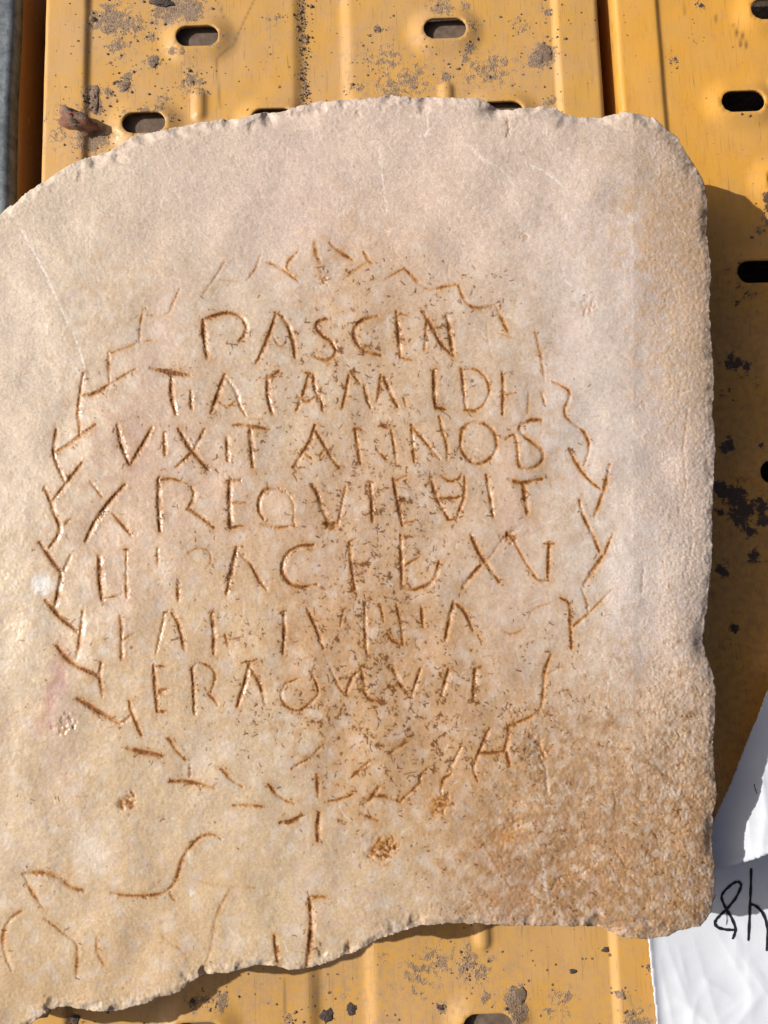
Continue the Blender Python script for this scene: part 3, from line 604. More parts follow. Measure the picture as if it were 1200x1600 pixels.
 L('V', s([(481, 952), (495, 982), (506, 1014)], 4.2, 2.6, .95), s([(537, 958), (532, 978)], 3.2, 1.5, .55)),
 L('I', s([(571, 942), (572, 990), (574, 1026)], 4, 2, .9)),
 L('N', s([(595, 944), (600, 972)], 3, 1.4, .7), s([(620, 944), (627, 975), (630, 1008)], 4, 2.2, .75), s([(606, 991), (615, 1001), (629, 1008)], 4.4, 2, .8)),
 L('I', s([(659, 948), (662, 978)], 4.2, 2.2, .75)),
 L('A', s([(710, 940), (703, 970), (697, 1001)], 4.4, 2.8, .85), s([(711, 942), (727, 957), (740, 986)], 4, 2.2, .85), s([(748, 992), (751, 1000)], 2.4, 1, .6)),
 L('S', s([(864, 941), (833, 954), (825, 977)], 2.2, .6, .3), s([(785, 985), (802, 991), (824, 981)], 3.4, .8, .4), s([(845, 932), (820, 942)], 2.2, .4, .2)),
 # ERAQ VII
 L('E', s([(241, 1039), (244, 1075), (247, 1113)], 4.4, 2.5, .75), s([(241, 1041), (258, 1042)], 3.4, 1.6, .65), s([(247, 1083), (261, 1078)], 6, 2.2, .55), s([(246, 1113), (261, 1112)], 3.6, 1.8, .75)),
 L('R', s([(301, 1044), (304, 1080), (305, 1117)], 4.2, 2.4, .8), s([(300, 1045), (312, 1036), (332, 1045), (337, 1060), (330, 1082)], 3.2, 1.6, .7), s([(326, 1085), (334, 1092), (340, 1101)], 3.2, 1.6, .7)),
 L('A', s([(391, 1038), (384, 1066), (372, 1104)], 4.6, 2.9, .85), s([(392, 1045), (407, 1070), (415, 1101)], 4.4, 2, .75), s([(378, 1036), (398, 1033)], 2.6, 1.1, .7)),
 L('Q', s([(466, 1061), (447, 1070), (440, 1086), (447, 1102), (467, 1111), (487, 1098), (498, 1083), (494, 1066), (485, 1049)], 3.4, 2, .7)),
 L('M', s([(517, 1044), (530, 1072), (538, 1083)], 4, 2.2, .75), s([(542, 1083), (550, 1061), (562, 1050)], 3.8, 1.9, .85), s([(566, 1045), (571, 1075), (578, 1092), (595, 1098)], 5, 2.8, 1)),
 L('V', s([(615, 1045), (625, 1067), (643, 1090)], 4.4, 2.4, .85), s([(658, 1046), (650, 1070), (643, 1090)], 3.8, 2.7, .75)),
 L('I', s([(702, 1046), (697, 1066), (691, 1087)], 4.6, 3, .9)),
 L('I', s([(744, 1046), (741, 1088)], 4.8, 3, .9)),
]
def W(*strokes): return ('carved_leaf', None, strokes)
CUTS += [
 W(s([(131, 584), (127, 612), (123, 645), (126, 678)], 4, 2, .7)), W(s([(129, 619), (150, 615), (172, 602)], 4.6, 2.2, .7), s([(172, 602), (190, 590), (212, 577)], 2.8, 1.3, .6)), W(s([(170, 552), (172, 602)], 3.6, 1.8, .7)),
 W(s([(225, 484), (220, 510), (219, 536)], 3.6, 1.8, .55)), W(s([(175, 552), (197, 544), (217, 536), (240, 531)], 3, 1.1, .5)), W(s([(282, 451), (272, 472), (265, 489), (250, 494), (232, 493)], 3.4, 1.6, .45)),
 W(s([(351, 411), (335, 437), (318, 461)], 3, 1.6, .45), s([(337, 437), (360, 439), (382, 441)], 3, .7, .25)), W(s([(408, 398), (400, 420), (387, 438)], 3, 1.6, .45)), W(s([(419, 411), (440, 420), (462, 436)], 4.2, 1.9, .75)), W(s([(465, 395), (450, 412), (451, 428)], 3.6, 1.5, .65)),
 W(s([(492, 379), (495, 395), (501, 411)], 4.4, 2, .85)), W(s([(516, 380), (530, 393), (551, 406)], 4.4, 1.8, .8)), W(s([(569, 394), (577, 408), (583, 412)], 3.6, 1.6, .75), s([(577, 408), (562, 418), (537, 437)], 3, 1, .5)), W(s([(503, 431), (507, 443)], 3.6, 1.5, .6)),
 W(s([(604, 436), (618, 428), (633, 420)], 3, 1.2, .6)), W(s([(633, 420), (645, 432), (655, 443), (675, 453), (692, 449), (712, 446)], 4.2, 1.8, .75)), W(s([(702, 410), (701, 433), (716, 446)], 2.8, .9, .4)), W(s([(717, 447), (725, 466), (737, 479), (752, 481), (776, 477)], 3.6, 1.7, .75)), W(s([(775, 477), (785, 500), (794, 518)], 4, 2, .8)),
 W(s([(780, 521), (807, 530), (837, 536)], 2.8, .8, .35)), W(s([(837, 520), (846, 557), (852, 596)], 3.6, 1.5, .5)), W(s([(864, 597), (878, 603), (890, 612), (889, 625), (883, 642), (890, 657), (907, 669), (918, 684), (921, 703), (914, 726)], 3.6, 1.8, .65)), W(s([(847, 614), (852, 632)], 2.8, 1.3, .5)),
 W(s([(890, 702), (902, 725), (920, 749), (940, 766)], 3.6, 1.9, .75)), W(s([(953, 726), (945, 765), (929, 808)], 4, 1.9, .7)), W(s([(906, 782), (912, 806), (927, 836), (938, 864)], 3.8, 2, .75)), W(s([(958, 834), (952, 850), (946, 866)], 3.4, 1.6, .7)), W(s([(942, 870), (926, 894), (913, 914)], 4.4, 2.3, .85)),
 W(s([(909, 918), (917, 940), (920, 960)], 3, 1.2, .55)), W(s([(958, 921), (937, 942), (923, 956)], 3, 1.1, .5)), W(s([(920, 960), (897, 978)], 3.4, 1.4, .7)), W(s([(877, 935), (890, 944), (892, 975), (894, 1014)], 3.6, 1.7, .85)),
 W(s([(862, 1023), (852, 1050), (850, 1080), (847, 1106)], 4.2, 2.2, .7)), W(s([(847, 1107), (835, 1118), (816, 1127), (795, 1135)], 3.8, 1.9, .7)), W(s([(852, 1055), (880, 1042)], 2.6, .8, .35)), W(s([(795, 1134), (795, 1155), (788, 1176)], 4.6, 2.5, .9)), W(s([(749, 1177), (770, 1177), (789, 1175)], 4.4, 2.3, .85)),
 W(s([(766, 1138), (756, 1160), (747, 1182), (741, 1202), (747, 1221)], 3.8, 2.4, .8)), W(s([(792, 1175), (798, 1198)], 4.4, 2.2, .85)), W(s([(721, 1168), (712, 1186), (700, 1206)], 3.6, 2.4, .65)), W(s([(705, 1211), (693, 1220), (690, 1246)], 4.2, 1.9, .8)), W(s([(671, 1199), (658, 1213), (655, 1226), (629, 1250)], 3.6, 2.1, .75)),
 W(s([(592, 1242), (608, 1247), (627, 1253)], 3.8, 2.1, .85)), W(s([(592, 1230), (583, 1246), (571, 1257)], 5, 2.2, .85)), W(s([(564, 1269), (575, 1276), (591, 1283)], 4, 1.7, .7)), W(s([(638, 1160), (625, 1168), (611, 1177)], 4.2, 1.7, .6)), W(s([(576, 1191), (565, 1202), (548, 1217)], 3.4, 1.6, .8)),
 W(s([(507, 1163), (491, 1178)], 2.8, 1.4, .45)), W(s([(481, 1187), (468, 1194), (456, 1202)], 3, 1.5, .65)), W(s([(420, 1226), (437, 1244), (460, 1257)], 3.8, 1.8, .75)), W(s([(496, 1211), (498, 1246)], 3.8, 1.7, .85)), W(s([(515, 1252), (533, 1249), (551, 1242)], 3.6, 1.9, .85)), W(s([(439, 1286), (457, 1284), (473, 1275)], 4.8, 2.4, .95)), W(s([(500, 1271), (498, 1292), (498, 1314)], 5, 2.6, .95)),
 W(s([(521, 1279), (542, 1286)], 2.8, 1.2, .5)), W(s([(366, 1259), (388, 1259), (411, 1262)], 4.6, 2, .75)), W(s([(347, 1201), (360, 1216), (380, 1230)], 4.4, 1.9, .7)), W(s([(201, 1169), (225, 1176), (258, 1182)], 6.4, 2.2, .7)), W(s([(264, 1154), (277, 1173), (291, 1188)], 4.2, 1.9, .75)), W(s([(268, 1221), (300, 1223), (336, 1233)], 5, 2, .75)), W(s([(298, 1195), (297, 1213)], 3.6, 1.6, .7)),
 W(s([(123, 1093), (140, 1103), (165, 1118), (187, 1130)], 6, 2.5, .8)), W(s([(203, 1096), (209, 1118), (222, 1149)], 4.4, 2.2, .75)), W(s([(186, 1130), (196, 1126), (204, 1118)], 3, 1.2, .6)), W(s([(63, 848), (80, 873), (97, 896)], 4.4, 2.2, .75)), W(s([(111, 868), (100, 893)], 3.4, 1.6, .5)), W(s([(97, 895), (94, 917), (86, 951)], 4.6, 2.4, .75)),
 W(s([(72, 939), (95, 964), (121, 987)], 5, 2.5, .8)), W(s([(130, 956), (128, 985), (121, 1027)], 4.6, 2.1, .6)), W(s([(90, 1010), (113, 1035), (156, 1058)], 5.4, 2.5, .8)), W(s([(159, 1036), (157, 1057), (161, 1088)], 4, 2, .65)),
 W(s([(89, 672), (85, 707), (92, 730), (103, 756)], 4.6, 2.1, .65)), W(s([(85, 708), (105, 697), (125, 682), (150, 664)], 4, 1.9, .65)), W(s([(129, 724), (108, 752), (84, 782)], 4.4, 2.2, .65)), W(s([(70, 761), (84, 797), (94, 830), (78, 856)], 4.2, 2, .7)), W(s([(111, 811), (102, 820)], 3, 1.4, .6)),
]
def C_(*strokes): return ('carved_line', None, strokes)
CUTS += [
 C_(s([(38, 1367), (65, 1365), (95, 1372), (114, 1387), (131, 1393)], 7, 2.6, .65)), C_(s([(40, 1370), (50, 1392), (68, 1418)], 5, 1.8, .5)), C_(s([(34, 1424), (17, 1438), (6, 1465), (10, 1495), (20, 1518)], 4.6, 2, .75)), C_(s([(70, 1436), (100, 1458), (119, 1473), (122, 1493), (120, 1530)], 4, 1.5, .6)), C_(s([(152, 1465), (153, 1487), (163, 1508)], 4, 1.6, .5)),
 C_(s([(174, 1396), (200, 1400), (230, 1400), (260, 1394), (277, 1373), (285, 1345), (298, 1325), (315, 1308), (335, 1305), (347, 1310)], 4.2, 2.1, .75)), C_(s([(264, 1391), (274, 1407)], 4, 1.8, .6)), C_(s([(300, 1372), (340, 1385), (400, 1388)], 4, .8, .3)), C_(s([(361, 1389), (340, 1430), (330, 1485), (319, 1511)], 4, 1.0, .35)), C_(s([(255, 1464), (275, 1478), (291, 1491)], 4, .9, .4)),
 C_(s([(485, 1403), (488, 1450), (481, 1508)], 5.4, 3.4, .95), s([(485, 1402), (508, 1402)], 4, 1.6, .6)), C_(s([(430, 1463), (435, 1503)], 4.4, 2.4, .85)), C_(s([(545, 1470), (547, 1494)], 3, 1.4, .7)),
]
def crom(p, n=7):
    p = np.array(p, float)
    if len(p) < 3: return p
    q = np.vstack([2 * p[0] - p[1], p, 2 * p[-1] - p[-2]]); out = []
    for i in range(1, len(q) - 2):
        for u in np.linspace(0, 1, n, endpoint=False):
            out.append(0.5 * (2 * q[i] + (q[i + 1] - q[i - 1]) * u + (2 * q[i - 1] - 5 * q[i] + 4 * q[i + 1] - q[i + 2]) * u * u + (3 * q[i] - q[i - 1] - 3 * q[i + 1] + q[i + 2]) * u ** 3))
    return np.array(out + [p[-1]])
CARVE = np.zeros(shp); DIRT = np.zeros(shp); LAB = np.zeros(shp, int); HALO = np.zeros(shp)
def near(pts, R):
    x0, y0 = pts.min(0) - R; x1, y1 = pts.max(0) + R
    ia, ib = max(0, int((y0 - GY0) / S_PX)), min(ny, int((y1 - GY0) / S_PX) + 2); ja, jb = max(0, int((x0 - GX0) / S_PX)), min(nx, int((x1 - GX0) / S_PX) + 2)
    sl = (slice(ia, ib), slice(ja, jb)); X, Y = QX[sl], QY[sl]; best = np.full(X.shape, 1e9); par = np.zeros(X.shape); acc = 0.0
    tot = np.hypot(*np.diff(pts, axis=0).T).sum() + 1e-9
    for a, b in zip(pts[:-1], pts[1:]):
        v = b - a; l2 = v @ v + 1e-9; tt = np.clip(((X - a[0]) * v[0] + (Y - a[1]) * v[1]) / l2, 0, 1)
        dd = (X - a[0] - tt * v[0]) ** 2 + (Y - a[1] - tt * v[1]) ** 2
        par = np.where(dd < best, (acc + tt * math.sqrt(l2)) / tot, par); best = np.minimum(best, dd); acc += math.sqrt(l2)
    return sl, np.sqrt(best), par
def near_at(pts, sl):
    X, Y = QX[sl], QY[sl]; best = np.full(X.shape, 1e9); par = np.zeros(X.shape); acc = 0.0; tot = np.hypot(*np.diff(pts, axis=0).T).sum() + 1e-9
    for a, b in zip(pts[:-1], pts[1:]):
        v = b - a; l2 = v @ v + 1e-9; tt = np.clip(((X - a[0]) * v[0] + (Y - a[1]) * v[1]) / l2, 0, 1)
        dd = (X - a[0] - tt * v[0]) ** 2 + (Y - a[1] - tt * v[1]) ** 2
        par = np.where(dd < best, (acc + tt * math.sqrt(l2)) / tot, par); best = np.minimum(best, dd); acc += math.sqrt(l2)
    return sl, np.sqrt(best), par
for k, (kind, lb, strokes) in enumerate(CUTS):
    for (pts, wd, dp, er) in strokes:
        if kind == 'carved_line' and k < len(CUTS) - 3: dp *= .75; er *= .85
        if kind == 'carved_leaf' and pts[0][1] < 560: dp *= .72; er *= .82
        p = crom(pts); wd = wd * 1.22
        sl, dd, par = near(p, wd * 3.2 + 5)
        sl, d2, par = near_at(p + np.array([-0.26 * wd, -0.12 * wd]), sl)       # the floor of the cut lies nearer its left wall
        taper = 0.62 + 0.38 * np.sin(np.pi * np.clip(par, 0.02, 0.98)) ** 0.6
        j_ = jit[sl] * 0.5 + 0.6 * jit3[sl]
        v1 = np.clip(1 - np.maximum(dd + j_, 0) / (wd * 1.08 * taper), 0, 1); v2 = np.clip(1 - np.maximum(d2 + j_, 0) / (wd * .60 * taper), 0, 1)
        CARVE[sl] = np.maximum(CARVE[sl], dp * taper * (0.48 * v1 + 0.38 * v2) * (1 + 0.10 * jit3[sl]))
        de = np.maximum(d2 + .8 * j_, 0)
        core = np.exp(-(de / (wd * (0.56 + 0.09 * jit3[sl]) * taper + 0.4)) ** 2) * np.clip(0.92 + 0.34 * nP[sl], .4, 1.2)
        DIRT[sl] = np.maximum(DIRT[sl], np.clip(er * core * (0.95 + 0.20 * jit3[sl] + 0.12 * jit2[sl]), 0, 1.1))
        HALO[sl] = np.maximum(HALO[sl], er * np.exp(-(dd / (wd * 1.7)) ** 2))
        LAB[sl] = np.where(dd < wd * 1.15, k + 1, LAB[sl])
H -= CARVE
SPX = np.zeros(shp)
for pts, wd, dp in CR:
    sl, dd, par = near(crom(pts), 10); v = np.exp(-((dd + jit[sl]) / wd) ** 2); H[sl] -= .6 * dp * v; DIRT[sl] = np.maximum(DIRT[sl], .26 * v * np.clip(.6 + .5 * jit3[sl], 0, 1.2)); SPX[sl] = np.maximum(SPX[sl], (.5 * v * np.clip(.3 + .6 * jit2[sl], 0, 1)) * (dp > 1.3))
DIRT = np.clip(np.maximum(DIRT, pit * np.clip(0.62 + 0.26 * nS + 0.12 * jit3, 0, 1)), 0, 1)

# ---- earth caught in the tiny pores: short dark worm-like marks
dens = 0.05 * wetm + 1.0 * blob(565, 960, 70, 120) + .85 * blob(590, 1120, 140, 70) + .7 * blob(620, 790, 120, 130) + .5 * blob(560, 560, 110, 90) + .55 * blob(720, 1110, 110, 90) + .55 * blob(380, 980, 60, 40) + .35 * blob(380, 1110, 110, 60) + .4 * blob(650, 1200, 170, 60) \
     + .25 * blob(340, 880, 60, 40) + .25 * blob(400, 720, 150, 70) + .32 * rugged + .25 * blob(680, 1350, 130, 90) + .12 * blob(120, 1270, 90, 60) + .2 * blob(850, 1020, 70, 90) + .18 * blob(440, 580, 140, 60) + .3 * blob(560, 440, 90, 40) + .12 * blob(300, 770, 60, 60) + .35 * blob(720, 440, 120, 60) + (.50 * HALO + .5 * HALO ** 3) * np.clip(wetm + .1, 0, 1)
dens *= np.clip(0.42 + 0.6 * bandc(shp, 6, 22, 61) + 0.3 * nM, 0.02, 3) ** 1.5 * (1 - 0.8 * dry) * (SD > 6)
def splat(dens, NW, k, th, l0, ang0, angs, curve, lo, hi, pw, seed, amp=0.75):
    """draw NW short marks (random walk of sub-pixel steps) where dens says; returns their coverage 0..1"""
    r = np.random.default_rng(seed); f = dens.ravel(); f = f / f.sum(); ci = r.choice(f.size, NW, p=f); cy, cx = np.divmod(ci, nx)
    out = np.zeros(shp); ang = r.normal(ang0, angs, NW) + np.pi * r.integers(0, 2, NW); ln = r.gamma(k, th, NW) + l0; cur = r.normal(0, curve, NW); st = lo + (hi - lo) * r.uniform(0, 1, NW) ** pw
    fx = cx + r.uniform(-.5, .5, NW); fy = cy + r.uniform(-.5, .5, NW); step = .62
    kinkt = r.uniform(0, 1, NW) * ln; kink = r.normal(0, .8, NW) * (curve > 0)
    for q in range(int(min(ln.max(), 60) / step) + 1):
        tq = q * step; aa = ang + cur * tq + kink * (tq > kinkt)
        if q: fx = fx + np.cos(aa) * step / S_PX; fy = fy + np.sin(aa) * step / S_PX
        ok = (tq < ln) & (fx > 1) & (fx < nx - 3) & (fy > 1) & (fy < ny - 3)
        jx, jy = fx[ok].astype(int), fy[ok].astype(int); ax_, ay_ = fx[ok] - jx, fy[ok] - jy; s_ = st[ok] * amp
        for oy, ox, w_ in ((0, 0, (1 - ax_) * (1 - ay_)), (0, 1, ax_ * (1 - ay_)), (1, 0, (1 - ax_) * ay_), (1, 1, ax_ * ay_)): np.add.at(out, (jy + oy, jx + ox), s_ * w_)
    return np.clip(out, 0, 1)
SP = splat(dens ** 1.3, 8500, 1.2, 2.2, 0.2, 0.0, 3.0, 0.05, .08, .85, 1.6, 62, .8)
SP = np.maximum(SP, splat((dens * np.clip(.35 + .75 * bandc(shp, 3, 11, 67), 0, 3)) ** 2, 5200, 1.2, 1.8, .2, 0.0, 3.0, 0.06, .4, 1.0, .8, 63, 1.25))
FLECK = splat(.25 + dry + .6 * rightband, 7000, 1.4, 3.2, 1.0, 1.9, .5, .02, .1, .8, 1.5, 64, .8) * (SD > 4)
HAIR = splat(.25 + dry + .2 * rugged, 900, 1.6, 4.0, 2.0, 2.1, .8, .03, .1, .6, 1.2, 65, .8) * (SD > 4)
LONG = splat(.1 + dry * (QY < 700), 60, 2.0, 9.0, 12.0, 1.2, .9, .012, .15, .6, 1.2, 66, .7) * (SD > 6)
SP = np.clip(np.maximum(SP, SPX), 0, 1)
for x, y, r_ in [(738, 595, 3.2), (701, 602, 1.6), (806, 614, 1.6), (928, 1098, 2.2), (688, 765, 0), (838, 1220, 1.8), (825, 1183, 2), (511, 820, 4), (206, 1012, 3), (410, 1207, 1.5), (336, 1285, 1.8)]:
    if r_: SP = np.maximum(SP, .85 * blob(x, y, r_, r_, 2))
H -= 0.30 * SP + 0.12 * HAIR + 0.15 * LONG
H *= 1.0

# ---- mineral colour: a handful of measured tones blended over the face, then mottled
TONE = [(100, 350, 212, 196, 174), (300, 250, 210, 193, 174), (600, 250, 213, 194, 176), (850, 250, 208, 190, 172), (980, 230, 202, 184, 164), (1050, 280, 186, 160, 130), (1060, 420, 198, 172, 142), (1060, 600, 203, 180, 152), (1060, 760, 208, 190, 172), (1050, 950, 210, 192, 172),
        (1040, 1150, 203, 178, 150), (1050, 1300, 184, 150, 115), (1020, 1420, 184, 152, 116), (900, 1400, 168, 130, 93), (820, 1330, 172, 137, 102), (930, 1250, 182, 150, 118), (950, 900, 215, 206, 197), (960, 650, 213, 204, 199), (950, 480, 212, 201, 193), (900, 350, 211, 196, 182),
        (60, 500, 220, 205, 184), (50, 700, 221, 203, 179), (30, 950, 222, 204, 177), (50, 1200, 214, 193, 164), (150, 1250, 208, 186, 154), (80, 1330, 214, 194, 166), (100, 1520, 210, 186, 150), (250, 1450, 209, 183, 147), (400, 1400, 210, 189, 156), (400, 1250, 210, 190, 162),
        (560, 1380, 205, 183, 154), (600, 1200, 198, 165, 127), (560, 1000, 196, 162, 126), (700, 1080, 193, 160, 126), (750, 1230, 192, 160, 123), (560, 780, 202, 174, 146), (420, 620, 208, 187, 162), (600, 600, 205, 180, 152), (760, 560, 206, 186, 165), (760, 750, 204, 180, 156),
        (830, 900, 206, 185, 164), (250, 700, 209, 184, 164), (200, 850, 212, 188, 164), (300, 1000, 209, 184, 152), (200, 500, 210, 190, 167), (560, 430, 206, 177, 148), (420, 450, 211, 195, 176), (820, 1000, 200, 177, 153), (700, 380, 210, 190, 172), (450, 330, 212, 192, 176), (640, 1420, 202, 178, 148), (190, 1400, 213, 190, 158)]
num = np.zeros(shp + (3,)); den = np.zeros(shp) + 1e-6
wx = QX + 26 * nM; wy = QY + 26 * bandc(shp, 14, 60, 71)
for x, y, r_, g_, b_ in TONE:
    wgt = np.exp(-((wx - x) ** 2 + (wy - y) ** 2) / (2 * 60.0 ** 2)); c_ = (np.array([r_, g_, b_]) / 255.0) ** 2.2
    num += wgt[..., None] * c_; den += wgt
ALB = num / den[..., None] * np.array([0.850, 0.812, 0.800])
def tint(m, rgb): 
    global ALB
    ALB = ALB * (1 - m[..., None]) + np.array(rgb) * m[..., None]
nV = bandc(shp, 3, 12, 72, 0.4)
ALB *= (1 + 0.035 * nS + 0.045 * nF + 0.06 * dry * nA + 0.02 * nM)[..., None]
ALB = ALB * (1 + (dry * (.25 + .75 * sstep(800, 950, QX)))[..., None] * np.array([.02, .03, .06]) - wetm[..., None] * np.array([.02, .035, .085]))
ALB *= (1 + rugged * (.10 * np.clip(bandc(shp, 6, 30, 93), -1.6, 1.6) + .06 * np.clip(bandc(shp, 2.5, 9, 94), -1.8, 1.8)))[..., None]
tint(np.clip(.75 * rugged * np.clip(bandc(shp, 10, 44, 95) - .1, 0, 1), 0, .7), (.30, .175, .09)); tint(np.clip(.55 * rugged * np.clip(bandc(shp, 12, 50, 98) - .3, 0, 1), 0, .6), (.56, .46, .36))
pp_ = np.clip(bandc(shp, 18, 70, 96) - .25, 0, 1.4); tint(np.clip(.26 * pp_ * wetm * (1 - rugged), 0, .4), (.60, .535, .465)); tint(np.clip(.22 * np.clip(bandc(shp, 14, 60, 97) - .4, 0, 1.4), 0, .35), (.50, .385, .33))
tint(.55 * FLECK, (.72, .665, .60)); tint(.55 * HAIR, (.27, .19, .135)); tint(.6 * LONG, (.74, .69, .63))
tint(np.clip(.32 * np.exp(-np.clip(SD, 0, None) / (8 + 10 * np.clip(bandc(shp, 20, 70, 91), 0, 2))) * np.clip(bandc(shp, 6, 26, 92) + .1, 0, 1), 0, .6), (.33, .23, .155))
# reddish and lilac seams in the marble
def seam(pts, wd, amt, rgb):
    sl, dd, par = near(crom(pts), wd * 3); m = np.zeros(shp); m[sl] = min(.8, 1.4 * amt) * np.exp(-((dd + 5 * nM[sl]) / wd) ** 2) * np.sin(np.pi * np.clip(par, .03, .97)) ** .5; tint(np.clip(m, 0, 1), rgb)
seam([(95, 1000), (90, 1060), (72, 1115), (52, 1155)], 13, .55, (.42, .20, .155)); seam([(100, 1000), (98, 1080), (100, 1180), (108, 1260)], 22, .30, (.48, .33, .28)); seam([(212, 655), (213, 690), (208, 740)], 15, .38, (.48, .29, .24)); seam([(285, 400), (268, 470), (245, 540), (230, 620)], 26, .22, (.52, .40, .36))
seam([(795, 640), (806, 760), (803, 860), (800, 960)], 20, .22, (.50, .36, .31)); seam([(785, 760), (792, 860)], 8, .2, (.48, .30, .23)); seam([(150, 870), (180, 950), (190, 1000)], 40, .12, (.55, .42, .37)); seam([(470, 180), (430, 400), (470, 480)], 60, .10, (.56, .43, .38)); seam([(905, 450), (890, 560), (860, 640)], 30, .18, (.54, .43, .40))
seam([(790, 1320), (800, 1400), (770, 1440)], 22, .3, (.30, .19, .13)); seam([(760, 960), (830, 960)], 30, .2, (.50, .36, .29)); seam([(300, 265), (295, 330)], 30, .1, (.58, .42, .38)); seam([(470, 900), (530, 900)], 28, .2, (.56, .47, .42))
# grey-brown side of the straight colour edge that runs down the lower middle
m = sstep(452, 457, QX + 3 * nM + (QY - 1150) * -0.01) * sstep(620, 470, QX) * sstep(1120, 1200, QY) * sstep(1420, 1340, QY); tint(.16 * m, (.42, .31, .24))
m = sstep(452, 455, QX + 2 * nM) * sstep(520, 460, QX) * sstep(1330, 1380, QY); tint(.16 * m, (.50, .42, .38))
# white bruises and scratches
for x, y, r_, a_ in [(65, 913, 16, 1.0), (60, 908, 9, .6), (162, 1015, 8, .4), (1052, 1240, 10, .35), (778, 715, 7, .4), (634, 774, 5, .7), (300, 1395, 5, .6), (905, 462, 12, .25), (690, 900, 18, .12), (255, 890, 14, .25), (150, 1340, 26, .3), (135, 1310, 24, .25), (310, 1170, 30, .15)]:
    tint(np.clip(a_ * blob(x, y, r_, r_, 1.5) * (1 + .3 * nF), 0, 1), (.74, .70, .66))
def scratch(pts, wd, amt, rgb=(.76, .71, .65)):
    sl, dd, par = near(crom(pts), 8); m = np.zeros(shp); m[sl] = min(.9, 1.35 * amt) * np.exp(-((dd + .8 * jit[sl]) / wd) ** 2) * np.clip(.75 + .55 * jit2[sl], .1, 1); tint(np.clip(m, 0, 1), rgb); H[sl] -= 0.4 * amt * np.exp(-(dd / wd) ** 2)
for p_, w_, a_ in [([(33, 358), (47, 386), (67, 422), (85, 462), (105, 505)], 1.9, .75), ([(113, 520), (121, 540), (127, 560), (131, 575)], 1.7, .8), ([(591, 222), (594, 250), (598, 290), (604, 330)], 1.5, .5), ([(666, 180), (668, 200), (664, 210), (655, 213)], 1.6, .6), ([(735, 228), (752, 248), (780, 262), (802, 290)], 1.8, .5), ([(828, 258), (850, 268), (876, 288)], 1.8, .55),
                   ([(848, 1340), (852, 1390)], 2.2, .5), ([(612, 235), (606, 225)], 1.4, .4), ([(940, 470), (936, 500), (920, 520)], 1.6, .3), ([(30, 372), (34, 362)], 1.5, .5), ([(138, 255), (152, 262)], 1.3, .5), ([(876, 1070), (880, 1100)], 1.3, .2), ([(880, 420), (884, 440), (892, 446)], 2, .4), ([(853, 1205), (858, 1240)], 1.8, .5), ([(520, 425), (540, 410)], 1, .2)]:
    scratch(p_, w_, a_)
# crystal sparkle pale dots on the dry right side
pd = (bandc(shp, 1.5, 4, 81) > 2.0) * rng.uniform(.2, .6, shp); tint(pd * np.clip(rightband * .7 + dry * .25 + rugged * .5 + edge * .3, 0, 1), (.74, .69, .63))
pb = np.clip(bandc(shp, 2, 6, 82) - 0.7, 0, 1.2) * np.clip(.55 * rightband * sstep(250, 300, QY) + .95 * rugged + .10 * dry, 0, 1) * .55; tint(np.clip(pb, 0, .8), (.34, .21, .115))
tint(np.clip(edge * .35 * np.clip(.5 + .6 * nS, 0, 1) * (SD < 14), 0, 1), (.66, .60, .54))
STAIN = np.clip(0.66 * HALO * np.clip(wetm + .35, 0, 1) * np.clip(.8 + .5 * nP, .2, 1.4) + 0.05 * wetm * np.clip(.4 + .8 * nM + .4 * nS, 0, 2) * (blob(600, 1080, 190, 160) + .5 * blob(560, 430, 110, 50) + .4 * blob(680, 450, 150, 40)) + .35 * blob(28, 1535, 30, 16) + .35 * blob(62, 1560, 22, 18) + .25 * blob(190, 1500, 18, 24) + .3 * blob(128, 1555, 14, 24) + .25 * blob(258, 1470, 16, 12) + .16 * blob(390, 1340, 40, 40)
                 + .25 * rugged * np.clip(nS + .3 * nM, 0, 2) + .28 * pit + .22 * blob(655, 1225, 160, 40) * np.clip(.6 + .5 * nS, 0, 1.5) + .25 * blob(360, 1370, 60, 20) * np.clip(.4 + nS, 0, 1), 0, .9)
fk = np.sqrt(np.fft.fftfreq(ny)[:, None] ** 2 + np.fft.rfftfreq(nx)[None, :] ** 2)
SPB = np.clip(np.fft.irfft2(np.fft.rfft2(SP) * np.exp(-(fk * 11.0) ** 2), s=shp), 0, 1)      # rusty bloom round the clustered marks
sden = np.clip(dens / 1.2, 0, 1) ** .8 * .6 + np.clip(3.2 * SPB, 0, 2.2)
STAIN = np.clip(STAIN + .17 * sden * wetm * np.clip(.7 + .6 * nS, 0, 1.6) + .40 * sstep(975, 1015, QX + 10 * nM) * sstep(260, 330, QY) * sstep(760, 560, QY + 40 * nM) * np.clip(.5 + .6 * nS, 0, 1.3), 0, .9)
WET = np.clip(wetm * (0.78 + .2 * nM) * (1 - .45 * rugged) + 0.0, 0, 1) * sstep(0, 12, SD)

